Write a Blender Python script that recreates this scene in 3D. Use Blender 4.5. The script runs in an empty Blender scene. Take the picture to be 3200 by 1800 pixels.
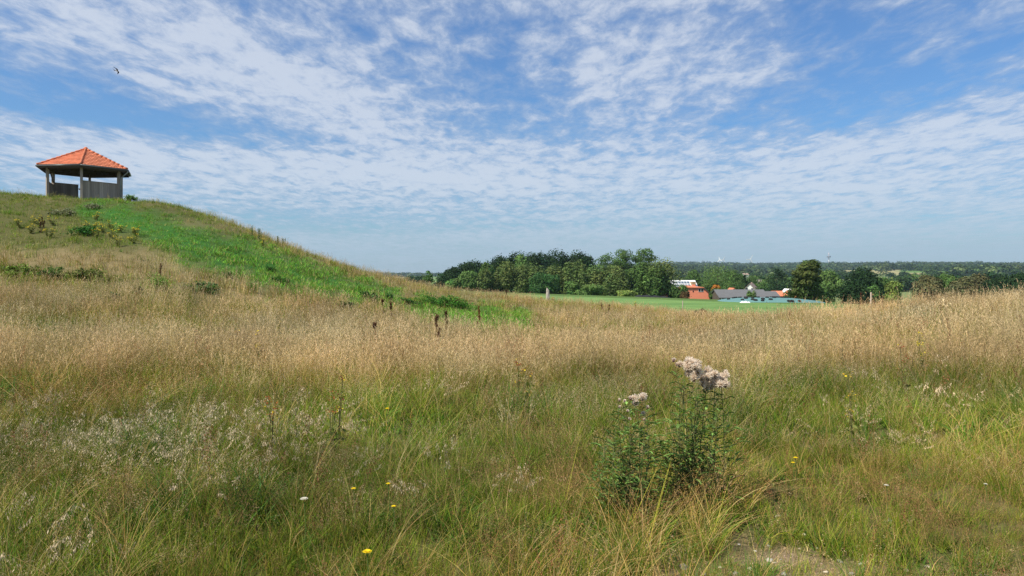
import bpy, math, random
import numpy as np
R = math.radians
PI = math.pi
scene = bpy.context.scene
COL = scene.collection
rng = np.random.default_rng(7)
random.seed(7)

# ------------------------------------------------------------------ camera
F = 2243.0; HZ = 850.0; EYE = 1.65        # focal length and horizon row in photo pixels (3200 wide), eye height
cd = bpy.data.cameras.new('camera'); cam = bpy.data.objects.new('camera', cd); COL.objects.link(cam)
cam.location = (0, 0, EYE); cam.rotation_euler = (R(90), 0, 0)
cd.sensor_width = 36; cd.lens = 36 * F / 3200; cd.shift_y = (HZ - 900) / 3200
cd.clip_start = 0.1; cd.clip_end = 20000
scene.camera = cam

# ------------------------------------------------------------------ sun, sky, exposure
SUN_EL, SUN_AZ = R(50), R(-122)            # azimuth from +Y towards +X
SUN_STRENGTH, SKY_STRENGTH = 5.0, 0.080
sdir = np.array([math.sin(SUN_AZ) * math.cos(SUN_EL), math.cos(SUN_AZ) * math.cos(SUN_EL), math.sin(SUN_EL)])
ld = bpy.data.lights.new('sun', 'SUN'); ld.energy = SUN_STRENGTH; ld.angle = R(0.5); ld.color = (1.0, 0.94, 0.80)
sun = bpy.data.objects.new('sun', ld); COL.objects.link(sun)
import mathutils
sun.rotation_euler = mathutils.Vector(sdir).to_track_quat('Z', 'Y').to_euler()
sun.location = (0, 0, 50)
scene.view_settings.view_transform = 'Standard'; scene.view_settings.look = 'None'
scene.view_settings.exposure = 0.35; scene.view_settings.gamma = 1
scene.cycles.max_bounces = 6; scene.cycles.volume_bounces = 0; scene.cycles.transparent_max_bounces = 8
scene.cycles.diffuse_bounces = 3; scene.cycles.glossy_bounces = 2; scene.cycles.transmission_bounces = 3
scene.cycles.use_denoising = True
try: scene.cycles.denoiser = 'OPENIMAGEDENOISE'; scene.cycles.denoising_input_passes = 'RGB_ALBEDO_NORMAL'; scene.cycles.denoising_prefilter = 'NONE'
except Exception: pass

w = bpy.data.worlds.new('World'); scene.world = w; w.use_nodes = True
nt = w.node_tree; nt.nodes.clear()

class NB:
    """small helper for node maths"""
    def __init__(s, nt): s.nt = nt
    def n(s, t, **k):
        a = s.nt.nodes.new(t)
        for p, v in k.items(): setattr(a, p, v)
        return a
    def put(s, sock, v):
        if isinstance(v, bpy.types.NodeSocket): s.nt.links.new(v, sock)
        else: sock.default_value = v
    def m(s, op, a, b=None, c=None, clamp=False):
        x = s.n('ShaderNodeMath', operation=op, use_clamp=clamp)
        s.put(x.inputs[0], a)
        if b is not None: s.put(x.inputs[1], b)
        if c is not None: s.put(x.inputs[2], c)
        return x.outputs[0]
    def mix(s, fac, a, b, blend='MIX'):
        x = s.n('ShaderNodeMix', data_type='RGBA', blend_type=blend)
        s.put(x.inputs[0], fac); s.put(x.inputs[6], a); s.put(x.inputs[7], b)
        return x.outputs[2]
    def noise(s, vec, scale, detail=4, rough=.55, dist=0.0, lac=2.0):
        x = s.n('ShaderNodeTexNoise'); x.inputs['Scale'].default_value = scale
        x.inputs['Detail'].default_value = detail; x.inputs['Roughness'].default_value = rough
        x.inputs['Distortion'].default_value = dist; x.inputs['Lacunarity'].default_value = lac
        if vec is not None: s.nt.links.new(vec, x.inputs['Vector'])
        return x.outputs['Fac']
    def ramp(s, v, lo, hi, smooth=True):
        x = s.n('ShaderNodeMapRange', interpolation_type='SMOOTHSTEP' if smooth else 'LINEAR')
        s.put(x.inputs[0], v); x.inputs[1].default_value = lo; x.inputs[2].default_value = hi
        return x.outputs[0]
    def comb(s, x, y, z):
        c = s.n('ShaderNodeCombineXYZ')
        for i, v in enumerate((x, y, z)): s.put(c.inputs[i], v)
        return c.outputs[0]

def build_sky():
    b = NB(nt)
    out = b.n('ShaderNodeOutputWorld'); bg = b.n('ShaderNodeBackground'); nt.links.new(bg.outputs[0], out.inputs[0])
    bg.inputs[1].default_value = SKY_STRENGTH
    sky = b.n('ShaderNodeTexSky', sky_type='NISHITA', sun_disc=False)
    sky.sun_elevation = SUN_EL; sky.sun_rotation = SUN_AZ; sky.altitude = 40
    sky.air_density = 1.35; sky.dust_density = 0.25; sky.ozone_density = 3.2
    tc = b.n('ShaderNodeTexCoord'); sp = b.n('ShaderNodeSeparateXYZ'); nt.links.new(tc.outputs['Generated'], sp.inputs[0])
    X, Y, Z = sp.outputs
    az = b.m('ARCTAN2', X, Y)
    el = b.m('ARCTAN2', Z, b.m('SQRT', b.m('ADD', b.m('MULTIPLY', X, X), b.m('MULTIPLY', Y, Y))))
    zz = b.m('ADD', b.m('MAXIMUM', Z, 0.0), 0.07)
    U = b.m('DIVIDE', X, zz); V = b.m('DIVIDE', Y, zz)          # cloud deck plane
    uv = b.comb(U, V, 0.0)
    # coverage: soft patches of cloud (+) and of clear sky (-), given as direction, half-widths and tilt
    def blob(px, py, rx, ry, tilt, amp):
        a0 = math.atan((px - 1600) / F); e0 = math.atan((HZ - py) / F * math.cos(a0))
        ca, sa = math.cos(R(tilt)), math.sin(R(tilt))
        dx = b.m('SUBTRACT', az, a0); dy = b.m('SUBTRACT', el, e0)
        p = b.m('ADD', b.m('MULTIPLY', dx, ca * F / rx), b.m('MULTIPLY', dy, sa * F / rx))
        q = b.m('ADD', b.m('MULTIPLY', dx, -sa * F / ry), b.m('MULTIPLY', dy, ca * F / ry))
        r2 = b.m('ADD', b.m('MULTIPLY', p, p), b.m('MULTIPLY', q, q))
        return b.m('MULTIPLY', b.m('EXPONENT', b.m('MULTIPLY', r2, -1.0)), amp)
    B = [(180, 262, 330, 60, -14, -.55), (520, 385, 620, 42, -3, -.50), (760, 60, 170, 80, -30, -.22), (1130, 80, 120, 60, -30, -.22),
         (1560, 150, 90, 190, 25, -.40), (1640, 330, 200, 70, -20, -.32), (2420, 80, 150, 70, 10, -.30), (2650, 170, 170, 110, 20, -.50),
         (2860, 250, 230, 70, 15, -.45), (3080, 170, 150, 60, 15, -.25), (2330, 340, 230, 60, 10, -.42), (2700, 370, 330, 40, 8, -.42),
         (2950, 40, 160, 50, 20, -.25), (2560, 20, 120, 60, 0, -.3), (2750, 270, 500, 150, 12, -.10), (1330, 270, 260, 90, -30, -.12), (1000, 700, 380, 30, 0, -.40), (1750, 700, 420, 12, 2, -.30), (1700, 745, 2600, 60, 0, .16), (1500, 400, 260, 30, -5, -.25),
         (1300, 610, 300, 16, 0, -.12), (100, 330, 260, 30, -4, -.25),
         (560, 130, 620, 130, -10, .34), (1050, 330, 420, 90, -28, .28), (2000, 130, 330, 150, -20, .22), (2350, 250, 260, 70, 30, .20),
         (500, 500, 700, 65, -2, .28), (1500, 520, 900, 110, 0, .26), (2700, 520, 700, 110, 4, .28), (2900, 420, 300, 70, 10, .22), (1200, 560, 700, 60, 2, .12), (2500, 640, 700, 50, 2, .10), (60, 230, 110, 40, -20, .1),
         (3000, 100, 170, 40, 30, .16), (2150, 380, 60, 40, 0, .1)]
    cov = None
    for t in B:
        v = blob(*t); cov = v if cov is None else b.m('ADD', cov, v)
    # streaks: rotate the deck so that streaks run from the upper left towards the right
    ang = R(28)
    U2 = b.m('ADD', b.m('MULTIPLY', U, math.cos(ang)), b.m('MULTIPLY', V, math.sin(ang)))
    V2 = b.m('ADD', b.m('MULTIPLY', U, -math.sin(ang)), b.m('MULTIPLY', V, math.cos(ang)))
    st = b.comb(b.m('MULTIPLY', U2, 1.0), b.m('MULTIPLY', V2, 0.42), 3.1)
    big = b.noise(uv, 0.85, 5, .55, .6)
    streak = b.noise(st, 2.6, 7, .62, .9)
    puff = b.noise(b.comb(U, b.m('MULTIPLY', V, .55), 9.0), 8.0, 5, .60, .35)
    fine = b.noise(b.comb(U, b.m('MULTIPLY', V, .5), 4.0), 26.0, 5, .7, .4)
    nearf = b.ramp(el, .0, .085)                      # ripples melt together towards the horizon
    d = b.m('ADD', b.m('MULTIPLY', b.m('SUBTRACT', big, .5), .55), b.m('MULTIPLY', b.m('SUBTRACT', streak, .5), .80))
    d = b.m('ADD', d, b.m('MULTIPLY', b.m('MULTIPLY', b.m('SUBTRACT', puff, .5), 2.1), b.m('ADD', .35, b.m('MULTIPLY', nearf, .75))))
    d = b.m('ADD', d, b.m('MULTIPLY', b.m('MULTIPLY', b.m('SUBTRACT', fine, .5), .8), nearf))
    d = b.m('ADD', b.m('ADD', d, cov), .80)
    low = b.m('SUBTRACT', 1.0, b.ramp(el, .0, .13))
    alpha = b.m('ADD', b.m('MULTIPLY', b.ramp(d, .0, 1.35), .74), .07)
    alpha = b.m('MAXIMUM', alpha, b.m('MULTIPLY', low, .34))
    alpha = b.m('MINIMUM', alpha, b.m('SUBTRACT', .86, b.m('MULTIPLY', low, .2)))
    body = b.ramp(d, .45, 1.35)                        # thick cores brighter
    cc = b.mix(body, (4.2, 5.0, 6.5, 1), (6.8, 7.3, 8.2, 1))
    cc = b.mix(b.m('MULTIPLY', low, .8), cc, (4.7, 5.65, 7.0, 1))
    skyc = b.mix(1.0, sky.outputs[0], (.47, .80, 1.20, 1), 'MULTIPLY')
    c = b.mix(alpha, skyc, cc)
    nt.links.new(c, bg.inputs[0])
build_sky()

# ------------------------------------------------------------------ helpers
def tag(o, label=None, cat=None, group=None, kind=None):
    if label: o['label'] = label
    if cat: o['category'] = cat
    if group: o['group'] = group
    if kind: o['kind'] = kind
    return o
def empty(name, loc, label=None, cat=None, group=None, rz=0.0):
    o = bpy.data.objects.new(name, None); COL.objects.link(o); o.location = loc; o.rotation_euler = (0, 0, rz)
    o.empty_display_size = .2
    return tag(o, label, cat, group)
def copy_tree(o, parent=None):
    c = o.copy(); COL.objects.link(c); c.parent = parent
    for ch in list(o.children): copy_tree(ch, c)
    return c

class MB:
    """collects polygons with a colour per vertex and links them as ONE mesh object"""
    def __init__(s): s.v = []; s.f = []; s.c = []; s.n = 0
    def add(s, v, f, c=(1, 1, 1)):
        v = np.asarray(v, float).reshape(-1, 3)
        s.v.append(v); f = [tuple(int(i) + s.n for i in q) for q in f]; s.f += f
        c = np.asarray(c, float)
        s.c.append(np.tile(c, (len(v), 1)) if c.ndim == 1 else c); s.n += len(v)
    def box(s, lo, hi, c=(1, 1, 1), M=None):
        x0, y0, z0 = lo; x1, y1, z1 = hi
        v = np.array([(x0,y0,z0),(x1,y0,z0),(x1,y1,z0),(x0,y1,z0),(x0,y0,z1),(x1,y0,z1),(x1,y1,z1),(x0,y1,z1)], float)
        if M is not None: v = v @ np.array(M[0]).T + np.array(M[1])
        s.add(v, [(0,3,2,1),(4,5,6,7),(0,1,5,4),(1,2,6,5),(2,3,7,6),(3,0,4,7)], c)
    def bar(s, a, b_, wd, ht=None, c=(1, 1, 1), up=(0, 0, 1)):
        a = np.array(a, float); b_ = np.array(b_, float); d = b_ - a; L = np.linalg.norm(d); d /= L
        up = np.array(up, float); sd = np.cross(d, up)
        if np.linalg.norm(sd) < 1e-4: sd = np.cross(d, (1, 0, 0))
        sd /= np.linalg.norm(sd); u = np.cross(sd, d); ht = ht or wd
        s.box((-wd/2, 0, -ht/2), (wd/2, L, ht/2), c, (np.stack([sd, d, u], 1), a))
    def tube(s, pts, rad, n=8, c=(1, 1, 1), cap=True):
        pts = np.array(pts, float); m = len(pts); rad = np.full(m, rad) if np.isscalar(rad) else np.array(rad, float)
        t = np.gradient(pts, axis=0); t /= np.linalg.norm(t, axis=1)[:, None] + 1e-9
        ref = np.array((0, 0, 1.)) if abs(t[0][2]) < .9 else np.array((1., 0, 0))
        vs = []
        for i in range(m):
            a = np.cross(t[i], ref); a /= np.linalg.norm(a) + 1e-9; bb = np.cross(t[i], a)
            for k in range(n):
                q = 2 * PI * k / n; vs.append(pts[i] + rad[i] * (math.cos(q) * a + math.sin(q) * bb))
        f = [(i*n+k, i*n+(k+1)%n, (i+1)*n+(k+1)%n, (i+1)*n+k) for i in range(m-1) for k in range(n)]
        if cap: f += [tuple(range(n))[::-1], tuple((m-1)*n+k for k in range(n))]
        s.add(vs, f, c)
    def build(s, name, mat, parent=None, smooth=False, label=None):
        o = mesh_obj(name, np.concatenate(s.v) if s.v else np.zeros((0, 3)), s.f, np.concatenate(s.c) if s.c else None, mat, parent, smooth)
        if label: o['label'] = label
        return o

def mesh_data(name, v, f, c=None, mat=None, smooth=False):
    me = bpy.data.meshes.new(name)
    v = np.asarray(v, np.float32)
    if isinstance(f, np.ndarray):
        k = f.shape[1]; me.vertices.add(len(v)); me.vertices.foreach_set('co', v.ravel())
        me.loops.add(f.size); me.loops.foreach_set('vertex_index', f.astype(np.int32).ravel())
        me.polygons.add(len(f)); me.polygons.foreach_set('loop_start', np.arange(0, f.size, k, dtype=np.int32))
        me.update(calc_edges=True)
    else:
        me.from_pydata([tuple(map(float, q)) for q in v], [], f); me.update()
    if c is not None:
        at = me.color_attributes.new('col', 'FLOAT_COLOR', 'POINT')
        cc = np.ones((len(v), 4), np.float32); cc[:, :3] = c; at.data.foreach_set('color', cc.ravel())
    if mat: me.materials.append(mat)
    if smooth and len(me.polygons): me.polygons.foreach_set('use_smooth', np.ones(len(me.polygons), bool))
    return me
def mesh_obj(name, v, f, c, mat, parent=None, smooth=False):
    o = bpy.data.objects.new(name, mesh_data(name, v, f, c, mat, smooth)); COL.objects.link(o); o.parent = parent
    return o

# value noise on arrays (for placing things)
class VN:
    def __init__(s, seed): s.t = np.random.default_rng(seed).random((256, 256))
    def __call__(s, x, y):
        x = np.asarray(x, float); y = np.asarray(y, float)
        i = np.floor(x).astype(int); j = np.floor(y).astype(int); u = x - i; v = y - j
        u = u*u*(3-2*u); v = v*v*(3-2*v); i &= 255; j &= 255; i1 = (i+1) & 255; j1 = (j+1) & 255
        t = s.t
        return (t[i, j]*(1-u)+t[i1, j]*u)*(1-v) + (t[i, j1]*(1-u)+t[i1, j1]*u)*v
    def fbm(s, x, y, o=4):
        r = 0; a = .5; k = 1.0; tot = 0
        for q in range(o): r = r + a*s(x*k+q*17.3, y*k+q*9.1); tot += a; a *= .5; k *= 2.03
        return r/tot
vn = VN(3); vn2 = VN(11); vn3 = VN(29)
def sstep(x, a, b_):
    t = np.clip((x-a)/(b_-a), 0, 1); return t*t*(3-2*t)

# ------------------------------------------------------------------ materials
def pmat(name, build):
    m = bpy.data.materials.new(name); m.use_nodes = True; m.node_tree.nodes.clear()
    b = NB(m.node_tree); out = b.n('ShaderNodeOutputMaterial'); sh = build(b); m.node_tree.links.new(sh, out.inputs[0])
    return m
def principled(b, col, rough=.7, spec=.3, metal=0.0, bump=None, bstr=.3, bdist=.02):
    p = b.n('ShaderNodeBsdfPrincipled'); b.put(p.inputs['Base Color'], col); b.put(p.inputs['Roughness'], rough)
    p.inputs['Specular IOR Level'].default_value = spec; p.inputs['Metallic'].default_value = metal
    if bump is not None:
        u = b.n('ShaderNodeBump'); u.inputs['Strength'].default_value = bstr; u.inputs['Distance'].default_value = bdist
        b.put(u.inputs['Height'], bump); b.nt.links.new(u.outputs[0], p.inputs['Normal'])
    return p.outputs[0]
def objvec(b, sc=(1, 1, 1)):
    t = b.n('ShaderNodeTexCoord'); mp = b.n('ShaderNodeMapping'); mp.inputs['Scale'].default_value = sc
    b.nt.links.new(t.outputs['Object'], mp.inputs[0]); return mp.outputs[0]
def vcol(b, name='col', inst=False):
    a = b.n('ShaderNodeAttribute', attribute_name=name)
    if inst: a.attribute_type = 'INSTANCER'
    return a.outputs['Color']
def plain(name, col, rough=.7, spec=.3, var=.12, scale=3.0, metal=0.0, stretch=(1, 1, 1), bstr=.2):
    """a base colour with mottling x the vertex colour"""
    def f(b):
        v = objvec(b, stretch); n = b.noise(v, scale, 5, .6)
        k = b.m('ADD', 1-var, b.m('MULTIPLY', n, 2*var))
        c = b.mix(1.0, (*col, 1), vcol(b), 'MULTIPLY')
        c = b.mix(1.0, c, b.comb(k, k, k), 'MULTIPLY')
        return principled(b, c, rough, spec, metal, n, bstr)
    return pmat(name, f)
def leafmat(name, col, trans=.3, inst=False, spec=.15, rough=.6, tcol=(1.1, 1.2, .6)):
    def f(b):
        c = b.mix(1.0, (*col, 1), vcol(b), 'MULTIPLY')
        if inst: c = b.mix(1.0, c, vcol(b, 'tint', True), 'MULTIPLY')
        p = principled(b, c, rough, spec)
        t = b.n('ShaderNodeBsdfTranslucent'); b.put(t.inputs[0], b.mix(1.0, c, (*tcol, 1), 'MULTIPLY'))
        mx = b.n('ShaderNodeMixShader'); mx.inputs[0].default_value = trans
        b.nt.links.new(p, mx.inputs[1]); b.nt.links.new(t.outputs[0], mx.inputs[2]); return mx.outputs[0]
    return pmat(name, f)

M = {}
M['grass'] = leafmat('grass_blades', (1, 1, 1), .17, inst=True, spec=.08)
M['herb'] = leafmat('herb_leaves', (1, 1, 1), .25, spec=.06, rough=.85)
M['bark'] = plain('bark', (.13, .105, .08), .9, .1, .3, 2.0, stretch=(3, 3, .6))
M['tile'] = plain('orange_roof_tile', (.60, .20, .105), .75, .25, .30, 2.2)
M['oldwood'] = plain('weathered_wood', (.34, .285, .235), .8, .2, .22, 3.0, stretch=(6, 6, .5))
M['darkwood'] = plain('dark_wood', (.10, .08, .065), .85, .2, .25, 3.0, stretch=(4, 4, .6))
M['zinc'] = plain('zinc_gutter', (.10, .11, .11), .45, .5, .1, 3.0, metal=.4)
M['white'] = plain('white_paint', (.78, .78, .76), .5, .3, .05, 1.0)
M['brickred'] = plain('orange_red_wall', (.80, .27, .165), .8, .2, .10, .8)
M['greyroof'] = plain('grey_fibre_cement', (.135, .135, .14), .85, .2, .16, .5)
M['brownroof'] = plain('brown_roof', (.32, .23, .19), .85, .2, .16, .6)
M['glass'] = plain('dark_glass', (.015, .018, .03), .12, .5, .05, 1.0)
M['panel'] = plain('solar_panel', (.10, .13, .17), .25, .5, .08, 1.0)
M['tarp'] = plain('silage_sheet', (.11, .23, .22), .6, .4, .12, .35, bstr=.5)
M['rubber'] = plain('black_rubber', (.018, .018, .019), .8, .3, .2, 3.0)
M['stone'] = plain('stone', (.42, .38, .32), .85, .2, .22, 9.0)
M['metal'] = plain('grey_steel', (.20, .21, .23), .5, .4, .05, 1.0)

# ------------------------------------------------------------------ terrain
def P(px, py, D):                          # the world point seen at a photo pixel, D metres ahead
    return ((px-1600)/F*D, D, EYE + (HZ-py)/F*D)
ctl = []
def C(px, py, D, h=0.0):
    x, y, z = P(px, py, D); ctl.append((x, y, z-h))
def CW(x, y, z): ctl.append((x, y, z))
for x, y in [(0,0),(-3,1),(3,1),(-3,5),(0,5.5),(3,5),(-8,0),(8,0),(0,-8),(-10,-8),(10,-8),(6,8),(-6,8.5)]: CW(x, y, 0.02*math.sin(x*2+y))
CW(0,-40,0); CW(40,-20,0); CW(-40,-20,1.5); CW(30,0,.3); CW(-25,0,.6)
for px, py, D, h in [
    # brow of the hill and of the field edge
    (-500,585,58,.35),(0,590,54,.35),(130,603,53,.3),(262,610,52,.3),(400,615,52,.3),(500,622,52,.35),(620,656,52,.4),(700,684,52,.4),(800,726,53,.45),
    (900,768,54,.45),(1000,802,55,.5),(1150,838,57,.55),(1270,864,60,.6),(1400,892,62,.6),(1600,911,64,.6),(1700,922,62,.6),(1900,938,60,.6),(2020,952,56,.6),
    (2150,968,48,.65),(2300,966,36,.7),(2400,957,30,.7),(2560,945,27,.7),(2700,938,25,.7),(2850,920,23,.7),(3000,908,22,.7),(3200,908,20,.7),(3700,900,18,.7),
    # slope face
    (0,745,38,.4),(300,740,38,.4),(600,760,40,.4),(850,830,42,.4),(1100,880,45,.4),(1350,935,46,.5),
    # foot of the hill, hollow, near meadow
    (-400,880,24,.5),(0,875,26,.5),(300,870,27,.5),(600,885,28,.5),(900,915,30,.5),(1200,955,31,.5),(1500,985,32,.6),(1800,1000,30,.65),
    (2100,1015,24,.7),(2400,1030,17,.7),(2800,1030,12.5,.7),(3200,1010,11.5,.7),
    (200,985,15,.7),(800,990,15.5,.7),(1400,1022,15,.7),(2000,1060,12.5,.7),
    (300,1085,9.5,.62),(1000,1090,9.5,.62),(1600,1100,9.3,.62),(2500,1110,8.5,.65),(3100,1100,7.8,.65)]: C(px, py, D, h)
# hill top behind the brow, and the ground dropping away behind
for px, D, z in [(-700,62,8.6),(0,62,7.95),(200,58,7.35),(330,58,7.15),(480,60,7.0),(-300,80,7.2),(200,80,5.8),(600,75,4.6),(900,75,2.2),(1200,84,-1.2),(1500,88,-2.6),
                 (1800,86,-3.1),(2100,76,-3.2),(2400,55,-2.4),(2700,45,-1.8),(3000,40,-1.2),(3400,38,-.8),(2400,90,-3.6),(2900,80,-3.5),(3500,75,-3.2),
                 (-500,110,1.0),(300,110,-1.0),(900,110,-3.2),(1500,115,-3.6),(2200,115,-3.6),(3000,115,-3.6)]:
    CW((px-1600)/F*D, D, z)
ctl = np.array(ctl)
def tps_k(d2): return np.where(d2 > 1e-9, d2*np.log(np.maximum(d2, 1e-9)), 0.0)
def tps_fit(c, lam=.4):
    n = len(c); xy = c[:, :2]/30; d2 = ((xy[:, None]-xy[None])**2).sum(-1)
    K = tps_k(d2) + lam*0.002*np.eye(n); Pm = np.c_[np.ones(n), xy]
    A = np.zeros((n+3, n+3)); A[:n, :n] = K; A[:n, n:] = Pm; A[n:, :n] = Pm.T
    return np.linalg.solve(A, np.r_[c[:, 2], 0, 0, 0])
TW = tps_fit(ctl)
def z_near(x, y):
    x = np.asarray(x, float); y = np.asarray(y, float); out = np.zeros(x.shape); xf = x.ravel()/30; yf = y.ravel()/30
    n = len(ctl); r = np.zeros(len(xf))
    for s in range(0, len(xf), 20000):
        a = xf[s:s+20000]; b_ = yf[s:s+20000]
        d2 = (a[:, None]-ctl[None, :, 0]/30)**2 + (b_[:, None]-ctl[None, :, 1]/30)**2
        r[s:s+20000] = tps_k(d2) @ TW[:n] + TW[n] + TW[n+1]*a + TW[n+2]*b_
    return r.reshape(x.shape)
E1 = np.array((0., 173.)); E2 = np.array((49., 115.)); ED = (E2-E1)/np.linalg.norm(E2-E1); EN = np.array((-ED[1], ED[0]))
if EN[1] < 0: EN = -EN
def edge_dist(x, y): return (x-E1[0])*EN[0] + (y-E1[1])*EN[1]
def z_far(x, y):
    x = np.asarray(x, float); y = np.asarray(y, float); r = np.hypot(x, y); s = edge_dist(x, y)
    z = -3.75 + .15*sstep(y, 150, 90) - 5.0*sstep(s, 6, 75)
    z = z - 3.5*sstep(r, 250, 600)
    px = 1600 + F*x/np.maximum(y, 1.0); px = np.where(y > 0, px, -4000)
    right = sstep(px, 1400, 2050)
    und = vn.fbm(x/420+5, y/420+3, 3)-.5; und2 = vn2.fbm(x/900+5, y/900+3, 3)-.5
    z = z + sstep(r, 500, 1400)*und*16
    zr = np.interp(r, [0, 900, 1600, 2400, 3300, 4000, 4700, 9000], [0, 0, 8, 22, 38, 46, 46, 30]) + sstep(r, 1500, 3500)*und2*26
    zl = np.interp(r, [0, 900, 2400, 4000, 9000], [0, 0, 0, -14, -20])
    return z + zr*right + zl*(1-right)
def zg(x, y):
    x = np.asarray(x, float); y = np.asarray(y, float); r = np.hypot(x, y)
    t = sstep(r, 92, 125); zn = np.where(r < 130, 0, 0.0)
    m = r < 126; zn = np.zeros(x.shape)
    if m.any(): zn[m] = z_near(x[m], y[m])
    zn = zn + (vn3.fbm(x/1.7, y/1.7, 3)-.5)*.14*sstep(r, 2, 6)
    return zn*(1-t) + z_far(x, y)*t
def zg1(x, y): return float(zg(np.array([x]), np.array([y]))[0])
def ground_hit(px, py, h=0.0, d0=2.5, d1=90):
    """first place where the ray through a photo pixel meets the ground raised by h"""
    D = np.geomspace(d0, d1, 500); x = (px-1600)/F*D; zr = EYE+(HZ-py)/F*D
    g = zg(x, D)+h; k = np.argmax(zr < g)
    if not (zr < g).any(): k = int(np.argmin(zr-g))
    return float(x[k]), float(D[k]), float(g[k]-h)

# ------------------------------------------------------------------ meadow zones (which plants grow where)
SW = [(300,640,34),(380,660,42),(450,690,46),(540,720,56),(620,750,62),(720,780,66),(820,815,62),(920,845,56),(1020,872,50),(1120,896,40),(1220,915,34),(1330,935,28),(1330,950,40),(1430,962,42),(1530,974,40),(1630,984,32)]
GB = [  # px, py, rx, ry, green amount
    (130,665,290,85,1.0),(330,690,180,60,.8),(40,700,80,60,.5),(520,650,160,24,.3),(700,705,120,26,.25),(500,1040,420,40,.25),(230,855,160,18,.55),(60,835,90,18,.5),(520,862,60,22,.5),(470,900,200,30,.25),
    (430,1060,90,50,.45),(100,1050,100,60,.35),(620,1060,120,60,.25),(1600,1050,90,30,.5),(1560,1080,120,40,.35),(1350,1090,160,50,.2),(1700,1000,150,20,.25),
    (1900,1110,160,40,.35),(1750,1190,200,60,.4),(2300,1170,260,60,.4),(2700,1200,260,60,.35),(3050,1240,200,70,.5),(2900,1110,180,30,.15),(2050,990,60,14,.25),
    (1400,1240,300,60,.35),(1000,1250,200,70,.3),(2450,1050,160,20,.15)]
TB = [  # extra straw
    (350,790,330,26,.5),(120,775,160,14,.5),(900,700,90,26,.5),(650,690,150,22,.45),(500,640,110,14,.35),(950,1010,420,46,.35),(1900,985,260,26,.4),(2600,960,400,40,.35),(1500,920,300,18,.4),
    (350,930,300,40,.25),(2300,1080,500,40,.3),(1150,1100,500,30,.3),(560,800,90,40,.4)]
def zones(x, y, D, z):
    px = 1600+F*x/D; py = HZ-F*(z+.35-EYE)/D
    nx = (vn.fbm(x*.5, y*.35, 3)-.5); ny = (vn2.fbm(x*.5, y*.35, 3)-.5)
    n5 = vn3.fbm(x*1.4, y*1.4, 3)-.5
    qx = px+nx*220*np.clip(20/D, .4, 1.6); qy = py+ny*60*np.clip(20/D, .5, 2.2)+n5*26
    g = .25+.57*sstep(qy, 1095, 1270)
    sw = np.zeros(px.shape)
    for cx, cy, r in SW: sw = np.maximum(sw, np.exp(-(((qx-cx)/(r*1.5))**2+((qy-cy)/r)**2)**1.6))
    for cx, cy, rx, ry, a in GB: g = g+a*np.exp(-(((qx-cx)/rx)**2+((qy-cy)/ry)**2))
    for cx, cy, rx, ry, a in TB: g = g-a*np.exp(-(((qx-cx)/rx)**2+((qy-cy)/ry)**2))*.8
    g = g+(vn3.fbm(x*.9, y*.6, 3)-.5)*.9+(vn2.fbm(x*.22+50, y*.16+3, 2)-.45)*.9*(1-.6*sstep(qy, 1130, 1235))+.10
    return px, py, np.clip(g, 0, 1), sw
BARE = [(2440,1725,170,34,.75),(2400,1795,220,26,.85),(2580,1760,90,16,.6),(2060,1740,90,14,.45),(3080,1770,110,16,.45),(2150,1785,110,20,.5),(2680,1790,120,24,.65),(2230,1625,70,14,.35),(2900,1790,90,24,.6),(2340,1665,90,18,.4)]
def bare(x, y):
    D = np.maximum(y, .5); px = 1600+F*x/D; py = HZ+F*EYE/D
    b_ = np.zeros(px.shape)
    qx = px+(vn.fbm(x*3, y*3, 3)-.5)*260; qy = py+(vn2.fbm(x*3, y*3, 3)-.5)*90
    for cx, cy, rx, ry, a in BARE: b_ = np.maximum(b_, a*np.exp(-(((qx-cx)/rx)**2+((qy-cy)/ry)**2)))
    return np.where(y > 1.0, b_, 0)

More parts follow.
